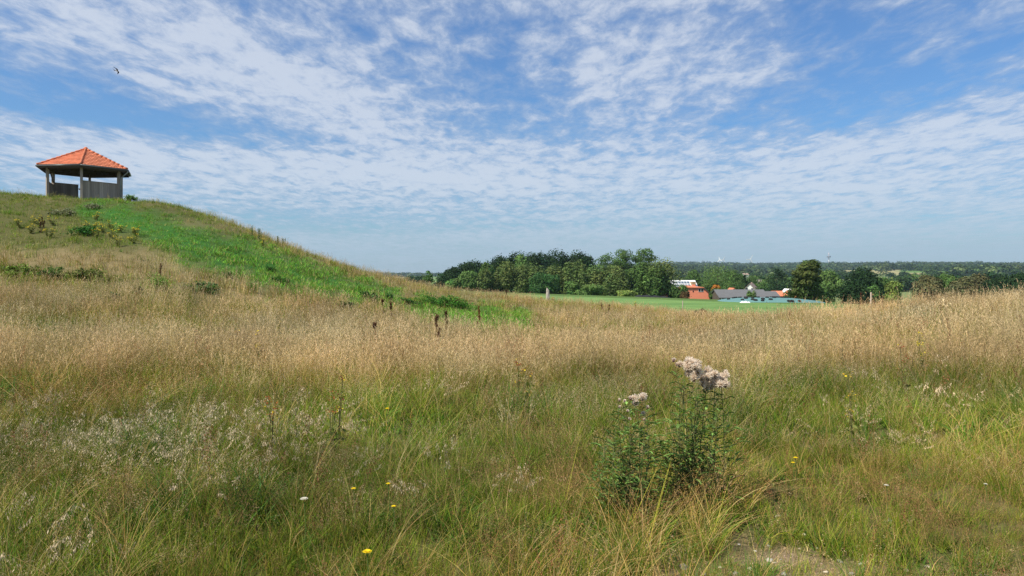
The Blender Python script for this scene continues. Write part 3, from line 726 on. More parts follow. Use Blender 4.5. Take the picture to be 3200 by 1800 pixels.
T(1568, 801, 92, 262, 'oak', 'dark', 'dark tree forming the left shoulder of the big wood', group=GR_W)
T(1618, 788, 92, 264, 'oak', 'dark', 'tall dark tree on the left part of the wood skyline', group=GR_W)
T(1628, 797, 56, 250, 'oak', 'fresh', 'lighter green crown showing against the dark wood', group=GR_W)
T(1668, 792, 80, 264, 'oak', 'dark', 'dark tree right of the lighter crown on the wood skyline', group=GR_W)
T(1703, 790, 76, 266, 'oak', 'blue', 'dark tree in the middle of the wood skyline', group=GR_W)
T(1745, 783, 80, 264, 'oak', 'dark', 'highest dark tree of the left wood', group=GR_W)
T(1795, 785, 84, 266, 'oak', 'blue', 'broad dark tree right of the highest one in the wood', group=GR_W)
T(1832, 798, 66, 262, 'oak', 'dark', 'dark tree ending the big wood on its right side', group=GR_W)
T(1905, 791, 92, 258, 'airy', 'mid', 'open crowned tall tree just right of the gap in the wood skyline', group=GR_W, nleaf=3000)
T(1962, 779, 76, 258, 'airy', 'mid', 'tall airy tree, second of the three open crowns right of the gap', group=GR_W, nleaf=3000)
T(2014, 776, 66, 258, 'airy', 'mid', 'tallest airy tree leaning right above the birch', group=GR_W, nleaf=3000)
T(1950, 826, 120, 262, 'oak', 'dark', 'dark undergrowth tree filling under the airy crowns', group=GR_W)
T(1412, 871, 50, 205, 'bush', 'mid', 'low green bush under the left end of the wood', cat='bush')
T(1472, 848, 66, 215, 'bush', 'fresh', 'pale green bushy tree leftmost in front of the dark wood', group=GR_F)
T(1520, 842, 60, 215, 'willow', 'olive', 'olive tree second from the left in front of the wood', group=GR_F)
T(1552, 858, 50, 218, 'willow', 'olive', 'low olive tree between two taller olive trees in front of the wood', group=GR_F)
T(1588, 818, 84, 215, 'willow', 'olive', 'tall olive tree below the lighter crown of the wood', group=GR_F)
T(1655, 822, 92, 215, 'willow', 'olive', 'broad olive tree behind and left of the leafy fresh green tree', group=GR_F)
T(1742, 830, 76, 218, 'willow', 'olive', 'olive tree rising behind the leafy fresh green tree', group=GR_F)
T(1796, 817, 86, 215, 'willow', 'olive', 'tall olive tree just left of the gap in the skyline', group=GR_F)
T(1708, 853, 94, 190, 'bush', (.05, .115, .035), 'leafy fresh green tree standing behind the weathered stone post', group=GR_F, nleaf=3000)
T(1790, 880, 46, 188, 'bush', 'mid', 'small green bush right of the leafy fresh green tree', cat='bush')
T(1842, 889, 76, 186, 'bush', 'fresh', 'wide pale bush at the pasture edge below the skyline gap', cat='bush')
T(1866, 826, 74, 212, 'willow', 'olive', 'olive tree below the first airy crown', group=GR_F)
T(1922, 830, 78, 205, 'willow', 'olive', 'olive tree with a bare trunk visible above the pasture', group=GR_F)
T(1962, 907, 60, 184, 'bush', 'lime', 'yellow green bush at the far edge of the pasture', cat='bush')
T(2008, 812, 76, 212, 'willow', 'mid', 'green tree left of the big birch', group=GR_F)
T(2072, 805, 100, 208, 'willow', 'olive', 'big birch with pale trunk at the right end of the wood', group=GR_F, white=True, nleaf=4200)
T(2046, 835, 70, 205, 'willow', 'mid', 'lower green tree tucked against the left of the big birch', group=GR_F)
T(2124, 889, 72, 205, 'bush', 'mid', 'dark green garden tree in front of the orange house', group='trees around the farm')
T(2138, 911, 28, 200, 'bush', (.10, .07, .03), 'reddish green shrub against the orange gable', cat='bush')
T(2245, 823, 116, 335, 'oak', 'fresh', 'large rounded tree rising behind the farm roofs', group='trees around the farm', nleaf=4000)
T(2292, 845, 62, 340, 'oak', 'mid', 'tree against the right side of the large rounded farm tree', group='trees around the farm')
T(2168, 843, 50, 350, 'oak', 'mid', 'dark tree behind the roof with solar panels', group='trees around the farm')
T(2292, 876, 66, 320, 'oak', 'mid', 'low dark trees mass behind the grey barn ridge', group='trees around the farm')
T(2218, 872, 60, 290, 'oak', 'mid', 'dark tree right behind the orange house gable', group='trees around the farm')
T(2236, 902, 38, 222, 'bush', 'mid', 'green shrub between the orange house and the grey barn', cat='bush')
T(2235, 891, 24, 240, 'bush', 'orange', 'small orange leaved shrub behind the orange house', cat='bush')
T(2338, 858, 66, 380, 'oak', 'mid', 'round green tree above the white gabled house', group='trees around the farm')
T(2402, 868, 50, 330, 'oak', 'mid', 'green tree right of the white gabled house', group='trees around the farm')
T(2400, 886, 34, 302, 'bush', 'fresh', 'bright green shrub beside the brown roof', cat='bush')
T(2430, 838, 100, 270, 'pine', 'blue', 'dark spreading conifer behind the right end of the barn', group='trees around the farm', nleaf=3600)
T(2400, 878, 70, 285, 'oak', 'mid', 'dark low tree left under the spreading conifer', group='trees around the farm')
T(2528, 814, 112, 150, 'pine', (.085, .11, .030), 'big olive conifer towering over the teal silage heap', nleaf=6500, size=.26, group='trees around the farm')
T(2585, 846, 60, 230, 'oak', 'fresh', 'pale green tree peeping out right of the big olive conifer', group='trees around the farm')
T(2347, 908, 30, 196, 'bush', 'fresh', 'small light green bush in front of the grey barn roof', cat='bush', nleaf=900)
T(2466, 907, 34, 190, 'bush', 'mid', 'small round bush between the orange roof and the white peak', cat='bush', nleaf=900)
T(2610, 858, 48, 330, 'oak', 'mid', 'green tree at the left of the gap showing the far crops', group=GR_R)
T(2695, 838, 96, 200, 'oak', 'dark', 'tall dark tree alone beyond the ridge right of the far crops', group=GR_R, nleaf=3800)
T(2672, 884, 90, 165, 'bush', 'dark', 'dark bush at the foot of the tall lone dark tree', cat='bush')
T(2755, 868, 50, 230, 'oak', 'mid', 'middle sized tree right of the tall lone dark tree', group=GR_R)
T(2791, 880, 46, 165, 'bush', 'lime', 'bright yellow green bush beyond the ridge', cat='bush')
T(2725, 892, 60, 180, 'bush', 'mid', 'low bush between the lone dark tree and the yellow green bush', cat='bush')
T(2905, 862, 74, 205, 'oak', 'brownish', 'brownish tree leftmost in the row above the dead plant heap', group=GR_R)
T(2960, 857, 66, 210, 'oak', 'mid', 'green tree second in the row beyond the right ridge', group=GR_R)
T(3005, 869, 60, 200, 'oak', 'brownish', 'low brownish tree third in the row beyond the right ridge', group=GR_R)
T(3056, 857, 72, 212, 'oak', 'brownish', 'taller brownish tree fourth in the row beyond the right ridge', group=GR_R)
T(3115, 867, 72, 205, 'oak', 'dark', 'dark tree fifth in the row beyond the right ridge', group=GR_R)
T(3190, 856, 66, 190, 'oak', 'dark', 'dark tree cut by the right edge of the picture', group=GR_R)

# hedgerow and parkland trees far off in the valley: copies of four kinds
def valley_trees():
    g = np.random.default_rng(5); pro = []
    LBL = 'distant round tree standing in the hedgerows of the valley below the wooded hills'; GP = 'valley trees below the wooded hills'
    for j, (st, co) in enumerate([('oak', 'mid'), ('oak', (.038, .075, .026)), ('oak', (.07, .10, .03)), ('oak', 'dark')]):
        v, f, c, L = crown_mesh(st, 12, 12, CO[co] if isinstance(co, str) else co, g, 900, .75)
        r = empty('valley_tree', (0, 0, 0), LBL, 'tree', GP); mesh_obj('crown', v, f, c, M['leaf'], r)
        mb = MB(); trunk(mb, 12, 12, L, g); mb.build('trunk', M['bark'], r, True); pro.append(r)
    pts = []; tries = 0
    while len(pts) < 285 and tries < 12000:
        tries += 1
        y = math.exp(g.uniform(math.log(330), math.log(1250))); px = g.uniform(2010, 3550) if g.random() < .93 else g.uniform(1280, 1420)
        x = (px-1600)/F*y
        if px > 2575 and px < 2690 and y < 760: continue
        if 2680 < px < 2900 and y < 480: continue
        if px < 2300 and y < 420: continue
        hedge = abs(((x+y*.3)/120) % 1-.5) < .13 or abs(((y-x*.2)/150) % 1-.5) < .17 or vn.fbm(x/130, y/130, 2) > .60
        if not hedge: continue
        if any((x-a)**2+(y-b_)**2 < 49 for a, b_ in pts): continue
        pts.append((x, y))
    for i, (x, y) in enumerate(pts):
        k = i % 4
        o = pro[k] if i < 4 else copy_tree(pro[k])
        px = 1600+F*x/y; reg = 'at the far left end of the dark wood' if px < 1500 else 'behind the solar roof and rounded farm tree' if px < 2300 else 'between the white gabled house and the olive conifer' if px < 2520 else 'right of the radio tower and around the far crops' if px < 2750 else 'above the yellow green bush on the right' if px < 2950 else 'near the right edge of the picture'
        dp = 'nearer round' if y < 560 else 'farther small'
        o['label'] = f'{dp} valley tree {reg}'; o['group'] = f'{dp} valley trees {reg}'
        s = g.uniform(.75, 1.25); o.location = (x, y, zg1(x, y)-.3); o.rotation_euler.z = g.uniform(0, 6.28); o.scale = (s*g.uniform(.9, 1.2), s*g.uniform(.9, 1.2), s*g.uniform(.8, 1.05))
valley_trees()
def far_wood():
    g = np.random.default_rng(9); n = 14500
    y = np.sqrt(g.uniform(1100**2, 4350**2, n*2)); px = g.uniform(1000, 3800, n*2); x = (px-1600)/F*y
    dens = vn.fbm(x/260+9, y/340+2, 3); keep = (dens > np.interp(y, [1150, 2000, 3000, 4300], [.34, .33, .28, .1])) & ((px > 1900) | (y > 2600)); x, y = x[keep][:n], y[keep][:n]; n = len(x)
    z = zg(x, y); W = g.uniform(12, 26, n)*np.interp(y, [1000, 4300], [1, 1.7]); H = g.uniform(9, 17, n)*(.55+.9*vn2.fbm(x/120, y/120, 2))
    k = 64; d = nrm(g.normal(size=(n, k, 3))); d[..., 2] = np.abs(d[..., 2])
    rr = 1+.18*np.sin(d[..., 0:1]*5+g.uniform(0, 6, (n, 1, 1)))*np.sin(d[..., 1:2]*6+g.uniform(0, 6, (n, 1, 1)))
    p = np.stack([x, y, z], -1)[:, None]+d*rr*np.stack([W/2, W/2, H*.85], -1)[:, None]*g.uniform(.85, 1.05, (n, k, 1))+np.array((0, 0, 1.0))
    col = np.array([(.045, .085, .028), (.07, .115, .036), (.034, .066, .024), (.12, .16, .055)])[g.integers(0, 4, n)]*np.exp(g.normal(-.30, .30, (n, 1)))
    t = np.repeat(col[:, None], k, 1)*np.exp(g.normal(0, .15, (n, k, 1)))
    nn = nrm(d+.3*g.normal(size=d.shape)+np.array((0, 0, .1)))
    v, f, c = leaf_quads(p.reshape(-1, 3), nn.reshape(-1, 3), 2.6, g, t.reshape(-1, 3), .8)
    o = mesh_obj('far_wood', v, f, c, M['leaf']); tag(o, 'far off wooded hills fading to blue on the horizon', 'woodland', None, 'stuff')
far_wood()

# ------------------------------------------------------------------ shelter on the hill
def gazebo():
    S = 56/44.; cx, cy = -26.127*S, 56.0; RR = 2.659*S*1.0; a0 = 4.0992
    ze = EYE+(7.891-EYE)*S; za = EYE+(HZ-467)/F*cy; zb = zg1(cx, cy)-.05
    root = empty('shelter', (cx, cy, zb), 'hexagonal open wooden shelter with orange tiled roof on top of the hill', 'shelter')
    O = np.array((cx, cy, zb)); hz = ze-zb; ha = za-zb
    V = [np.array((RR*math.cos(a0+k*PI/3), RR*math.sin(a0+k*PI/3), hz)) for k in range(6)]; A = np.array((0, 0, ha))
    # tiled roof: pantile waves and stepped courses
    mb = MB(); under = MB()
    for k in range(6):
        p, q = V[k], V[(k+1) % 6]; e = nrm(q-p); m = (p+q)/2; up = nrm(A-m); nn = np.cross(e, up); nn = nn if nn[2] > 0 else -nn
        Le = np.linalg.norm(q-p); Lu = np.linalg.norm(A-m); course = .30; nc = int(Lu/course)+1; wv = .21
        for c_ in range(nc):
            t0, t1 = c_*course/Lu, min((c_+1)*course/Lu, 1.0)
            if t0 >= 1: break
            ncol = 8*max(1, int(round(Le/wv))); us = np.linspace(0, 1, ncol+1)
            rows = []
            for (t, lift) in ((t0, .055), (t1, .012)):
                hw = Le/2*(1-t); xs = -Le/2+us*Le; xs = np.clip(xs, -hw, hw)
                wave = .022*np.abs(np.sin(PI*(xs/wv)))
                rows.append(m+up*(t*Lu)+xs[:, None]*e+nn*(lift+wave)[:, None])
            low = m+up*(t0*Lu)+np.clip(-Le/2+us*Le, -Le/2*(1-t0), Le/2*(1-t0))[:, None]*e+nn*.005
            v = np.concatenate([low, rows[0], rows[1]]); N_ = ncol+1
            f = [(i, i+1, N_+i+1, N_+i) for i in range(ncol)]+[(N_+i, N_+i+1, 2*N_+i+1, 2*N_+i) for i in range(ncol)]
            cc = np.ones((len(v), 3)); tilecol = np.exp(rng.normal(0, .09, int(Le/wv)+3)); ti = np.clip(((us*Le)/wv).astype(int), 0, len(tilecol)-1)
            cc[:N_] = cc[N_:2*N_] = cc[2*N_:] = tilecol[ti][:, None]
            mb.add(v, f, cc)
        under.add([p*np.array((.985, .985, 1))+(0, 0, -.03), q*np.array((.985, .985, 1))+(0, 0, -.03), A+(0, 0, -.10)], [(0, 2, 1)])
        for t in np.linspace(.08, .92, 7):             # rafters
            b0 = p+(q-p)*t+np.array((0, 0, -.09)); b1 = b0+up*Lu*min(t, 1-t)*1.9*.98; under.bar(b0, b1, .07, .12)
    rf = mb.build('roof', M['tile'], root)
    # ridge caps: overlapping half round tiles down each hip
    mb = MB()
    for k in range(6):
        d = V[k]-A; Ld = np.linalg.norm(d); n = int(Ld/.36)
        for j in range(n):
            a = A+d*(j/n)+np.array((0, 0, .055)); b_ = A+d*((j+1.12)/n)+np.array((0, 0, .085)); mb.tube([a, b_], [.062, .085], 10, tuple(np.ones(3)*math.exp(rng.normal(0, .08))))
    mb.tube([A+(0, 0, -.02), A+(0, 0, .12), A+(0, 0, .2)], [.17, .15, .05], 12)
    mb.build('ridge_cap', M['tile'], rf, True)
    under.build('ceiling', M['darkwood'], root)
    mb = MB()
    for k in range(6):
        p, q = V[k], V[(k+1) % 6]; o_ = np.array((0, 0, -.10)); mb.bar(p*.985+o_*[1, 1, 1], q*.985+o_, .035, .16)
    mb.build('fascia', M['darkwood'], root)
    mb = MB()
    for k in range(6):
        p, q = V[k]*np.array((1.025, 1.025, 1)), V[(k+1) % 6]*np.array((1.025, 1.025, 1)); mb.tube([p+(0, 0, -.06), q+(0, 0, -.06)], .065, 8)
    mb.build('gutter', M['zinc'], root, True)
    rp = .80
    PV = [np.array((v_[0]*rp, v_[1]*rp, 0)) for v_ in V]
    for k in range(6):
        mb = MB(); mb.bar(PV[k]+(0, 0, -.6), PV[k]+(0, 0, hz-.05), .17, .17, up=(PV[k][0], PV[k][1], 0)); mb.build('post', M['oldwood'], root)
    mb = MB()
    for k in range(6): mb.bar(PV[k]+(0, 0, hz-.14), PV[(k+1) % 6]+(0, 0, hz-.14), .12, .2)
    mb.build('ring_beam', M['darkwood'], root)
    # V[0]=left, 1=front, 2=right, 3=back right, 4=back, 5=back left
    def wall(i, j, h, t1=1.0, t0=0.0, r=rp):
        a, b_ = PV[i], PV[j]; a2 = a+(b_-a)*t0; b2 = a+(b_-a)*t1; n = max(2, int(np.linalg.norm(b2-a2)/.14)); mb = MB()
        for q in range(n):
            s0 = a2+(b2-a2)*(q+.03)/n; s1 = a2+(b2-a2)*(q+.97)/n; e = s1-s0
            c_ = math.exp(rng.normal(0, .13)); mb.bar(s0+(0, 0, h/2-.3), s1+(0, 0, h/2-.3), .03+.006*(q % 2), h+.6, (c_, c_, c_))
        mb.bar(a2+(0, 0, h+.02), b2+(0, 0, h+.02), .10, .04)
        return mb.build('side_wall', M['oldwood'], root)
    zw = EYE+(HZ-566)/F*(cy-2.2)-zb
    wall(1, 2, zw); wall(5, 0, zw*.98); wall(4, 5, EYE+(HZ-581)/F*(cy+2.3)-zb, t0=.32); wall(2, 3, zw*.97)
    # curved brace, downpipe, bench and table
    mb = MB(); a = PV[5]; b_ = PV[0]
    mb.tube([a+(b_-a)*.06+(0, 0, hz-.95), a+(b_-a)*.22+(0, 0, hz-.62), a+(b_-a)*.55+(0, 0, hz-.30)], .045, 6); mb.build('brace', M['darkwood'], root, True)
    mb = MB(); p = V[2]*np.array((1.02, 1.02, 1)); q = PV[2]*1.07
    mb.tube([p+(0, 0, -.08), p+(0, 0, -.22), (p+q*[1, 1, 0]+(0, 0, 0))/2*[1, 1, 0]+np.array((0, 0, hz-.42)), q+(0, 0, hz-.70), q+(0, 0, -.5)], .045, 8, (3.5, 3.5, 3.5)); mb.build('downpipe', M['zinc'], root, True)
    mb = MB(); mb.tube([(0, 0, -.1), (0, 0, .03)], RR*.9, 6); mb.build('floor_slab', M['stone'], root)
    # loose furniture inside
    t = empty('table', tuple(O+np.array((.15, .3, .03))), 'pale topped wooden picnic table inside the hill shelter', 'table', None, .5)
    mb = MB(); mb.box((-.75, -.4, .92), (.75, .4, .97), (2.2, 2.2, 2.2)); mb.build('table_top', M['oldwood'], t)
    for sx in (-.6, .6):
        mb = MB(); mb.bar((sx, -.3, 0), (sx, .3, .92), .08, .08); mb.bar((sx*.999, .3, 0), (sx*.999, -.3, .92), .08, .08); mb.build('leg', M['oldwood'], t)
gazebo()

# ------------------------------------------------------------------ farm
def W(px, py, D): return np.array(P(px, py, D))
def block(mb, x0, x1, y0, y1, z0, z1, c=(1, 1, 1)): mb.box((x0, y0, z0), (x1, y1, z1), c)
def gable_house(name, D, pl, pr, py_ridge, py_eave, depth, wall_m, roof_m, label, cat='house', ridge='x', over=.35, rot=0, wcol=(1, 1, 1), extra=None):
    """simple pitched house; ridge runs along x (roof faces us) or along y (gable faces us)"""
    xl, xr = (pl-1600)/F*D, (pr-1600)/F*D; cx = (xl+xr)/2; w_ = xr-xl; zgd = zg1(cx, D)
    zr = EYE+(HZ-py_ridge)/F*D-zgd; zw = EYE+(HZ-py_eave)/F*D-zgd
    root = empty(name, (cx, D, zgd), label, cat, None, rot); h = w_/2
    mb = MB(); rb = MB(); y0, y1 = 0, depth; b0 = -1.5
    if ridge == 'x':
        ym = depth/2; k = 0
        mb.add([(-h, y0, b0), (h, y0, b0), (h, y1, b0), (-h, y1, b0), (-h, y0, zw), (h, y0, zw), (h, y1, zw), (-h, y1, zw), (-h, ym, zr), (h, ym, zr)],
               [(0, 1, 5, 4), (2, 3, 7, 6), (0, 4, 8, 7, 3), (1, 2, 6, 9, 5)], wcol)
        sl = (zr-zw)/ym
        for s, ya in ((1, y0), (-1, y1)):
            e = ya-s*over; ze = zw-sl*over
            a = [(-h-over, e, ze), (h+over, e, ze), (h+over, ym, zr), (-h-over, ym, zr)]
            rb.add(a+[(q[0], q[1], q[2]+.16) for q in a], [(0, 3, 2, 1), (4, 5, 6, 7), (0, 1, 5, 4), (1, 2, 6, 5), (3, 0, 4, 7)])
    else:
        ym = 0
        mb.add([(-h, y0, b0), (h, y0, b0), (h, y1, b0), (-h, y1, b0), (-h, y0, zw), (h, y0, zw), (h, y1, zw), (-h, y1, zw), (0, y0, zr), (0, y1, zr)],
               [(0, 1, 5, 8, 4), (3, 7, 9, 6, 2), (1, 2, 6, 5), (0, 4, 7, 3)], wcol)
        sl = (zr-zw)/h
        for s in (-1, 1):
            a = [(s*(h+over), y0-over, zw-sl*over), (s*(h+over), y1+over, zw-sl*over), (0, y1+over, zr), (0, y0-over, zr)]
            rb.add(a+[(q[0], q[1], q[2]+.16) for q in a], [(0, 1, 2, 3), (4, 7, 6, 5), (0, 4, 5, 1), (0, 3, 7, 4), (1, 5, 6, 2)])
    mb.build('wall', wall_m, root); rf = rb.build('roof', roof_m, root)
    return root, rf, (h, zw, zr, zgd)
def orange_house():
    D = 226.; s = D/F; cx = (2166-1600)*s; zgd = zg1(cx, D)
    root = empty('house', (cx, D, zgd), 'farmhouse with a big orange gable wall and clipped roof end', 'house', None, 0)
    X = lambda px: (px-2166)*s; Zp = lambda py: EYE+(HZ-py)*s-zgd
    t, el, er = Zp(899), Zp(928), Zp(921); b0 = -1.5; dp = 13.
    front = [(X(2108), 0, b0), (X(2221), 0, b0), (X(2221), 0, er), (X(2198), 0, t), (X(2148), 0, t), (X(2108), 0, el)]
    mb = MB(); n = 6; mb.add(front+[(x, dp, z) for x, y, z in front], [tuple(range(6)), tuple(range(11, 5, -1)), (1, 7, 8, 2), (0, 5, 11, 6)]); mb.build('wall', M['brickred'], root)
    rb = MB(); apx, apz = X(2173), t+.35; o = .3
    def slab(a, th=.16): rb.add(a+[(q[0], q[1], q[2]+th) for q in a], [(0, 1, 2, 3), (7, 6, 5, 4), (0, 4, 5, 1), (1, 5, 6, 2), (2, 6, 7, 3), (3, 7, 4, 0)])
    slab([(X(2221)+.4, -o, er-.3), (X(2198), -o, t), (apx, 2.6, apz), (apx, dp, apz)]); rb.add([(X(2221)+.4, -o, er-.12), (apx, dp, apz+.16), (X(2221)+.4, dp, er-.12)], [(0, 1, 2)])
    slab([(X(2148), -o, t), (X(2108)-.4, -o, el-.3), (X(2108)-.4, dp, el-.3), (apx, dp, apz)]); rb.add([(X(2148), -o, t+.16), (apx, dp, apz+.16), (apx, 2.6, apz+.16)], [(0, 1, 2)])
    slab([(X(2148)-.2, -o-.1, t-.02), (X(2198)+.2, -o-.1, t-.02), (apx+.01, 2.6, apz), (apx-.01, 2.6, apz)], .14)
    rf = rb.build('roof', M['tile'], root)
    mb = MB(); mb.bar((X(2198), -.34, t+.02), (X(2221)+.35, -.34, er-.2), .06, .28, (.9, .9, .9)); mb.build('verge_board', M['darkwood'], root)
    for px in (2186.2, 2194.2):
        mb = MB(); mb.box((X(px)-.36, -.05, Zp(911.5)), (X(px)+.36, .02, Zp(902.5))); wn = mb.build('window', M['glass'], root)
        fb = MB(); x0, x1, z0, z1 = X(px)-.40, X(px)+.40, Zp(911.5)-.04, Zp(902.5)+.04
        for a in ((x0, x0+.05, z0, z1), (x1-.05, x1, z0, z1), (x0+.05, x1-.05, z0, z0+.05), (x0+.05, x1-.05, z1-.05, z1)): fb.box((a[0], -.08, a[2]), (a[1], .03, a[3]))
        fb.build('frame', M['white'], wn)
    mb = MB(); mb.box((X(2164.5), -.05, Zp(913)), (X(2168), .02, Zp(908.5))); mb.build('window', M['glass'], root)
    mb = MB(); mb.box((X(2176)-.4, 3.0, apz-.4), (X(2176)+.4, 3.8, apz+.55)); mb.build('chimney', M['brickred'], rf)
orange_house()
def solar_building():
    D = 262.; s = D/F
    r, rf, (h, zw, zr, zgd) = gable_house('barn', D, 2104, 2179, 877.5, 899, 9., M['white'], M['white'], 'pale farm building with rows of solar panels on its white roof', 'barn')
    ym = 4.5; cx = (2141.5-1600)*s
    def onroof(px, t, lift): return np.array(((px-1600)*s-cx, ym*t, zw+(zr-zw)*t+.16+lift))
    mb = MB()
    def pan(p0, p1, t0, t1):
        a = [onroof(p0, t0, .05), onroof(p1, t0, .05), onroof(p1, t1, .05), onroof(p0, t1, .05)]
        mb.add(a+[q-np.array((0, 0, .06)) for q in a], [(0, 1, 2, 3), (4, 7, 6, 5), (0, 4, 5, 1), (1, 5, 6, 2), (2, 6, 7, 3), (3, 7, 4, 0)])
    for k in range(6): pan(2107+k*9.2, 2115+k*9.2, .50, .82)
    for k in range(6): pan(2107+k*9.2, 2115+k*9.2, .08, .40)
    mb.build('solar_panels', M['panel'], rf)
    mb = MB(); mb.box((onroof(2163, 0, 0)[0], -.2, zw-.3), (onroof(2174, 0, 0)[0], 3.6, zr-.35), (1.2, 1.1, .8)); mb.build('dormer', M['brownroof'], r)
solar_building()
r, rf, dd = gable_house('barn', 212., 2250, 2402, 907.5, 930, 11., M['darkwood'], M['greyroof'], 'long low barn with a plain grey fibre cement roof', 'barn')
mb = MB(); mb.box((-dd[0]+.2, -.12, -1.0), (-dd[0]+.55, -.03, dd[1]-.05)); mb.build('corner_post', M['white'], r)
mb = MB(); mb.box((-dd[0]+2, -.06, -1.0), (-dd[0]+5, .02, dd[1]-.5), (.3, .3, .3)); mb.build('door', M['darkwood'], r)
gable_house('shed', 214., 2405, 2434, 912.5, 926, 7., M['darkwood'], M['greyroof'], 'lower grey roofed shed joined to the right end of the long barn', 'shed')
gable_house('barn', 224., 2428, 2462, 911.5, 925, 8., M['brickred'], M['tile'], 'low building with an orange tiled roof right of the grey barn', 'barn')
gable_house('shed', 216., 2476, 2490, 910, 921, 6., M['brickred'], M['tile'], 'small orange shed half hidden by the big olive conifer', 'shed', 'y')
gable_house('shed', 222., 2467, 2484, 904.5, 914, 6., M['white'], M['white'], 'tiny building with a white roof peak above the orange roofs', 'shed', 'y')
r, rf, dd = gable_house('house', 300., 2325, 2360, 887, 906, 14., M['white'], M['brownroof'], 'white gabled house with a brown roof behind the grey barn', 'house', 'y', rot=R(-24))
mb = MB(); mb.box((-.3, 8, dd[2]-.4), (.3, 8.6, dd[2]+.6)); mb.build('chimney', M['brownroof'], rf)
for sx in (-1.1, 1.1):
    mb = MB(); mb.box((sx-.45, -.05, dd[1]-.4), (sx+.45, .03, dd[1]+.7)); mb.build('window', M['glass'], r)
gable_house('house', 395., 2368, 2388, 875.5, 882, 9., M['oldwood'], M['oldwood'], 'small beige roofed house above the white gabled house', 'house')
gable_house('house', 720., 2327, 2341, 854, 859, 12., M['white'], M['brownroof'], 'distant house with a pinkish brown roof among the valley trees', 'house')
gable_house('house', 290., 2288, 2300, 901, 907, 6., M['brickred'], M['tile'], 'red gable peeping over the grey barn ridge', 'house', 'y')
gable_house('shed', 205., 2058, 2082, 915.5, 926, 6., M['brickred'], M['tile'], 'small red roofed shed at the foot of the big birch', 'shed')
gable_house('shed', 208., 2083, 2096, 917, 925, 5., M['darkwood'], M['greyroof'], 'little dark shed between the red roofed shed and the garden tree', 'shed')

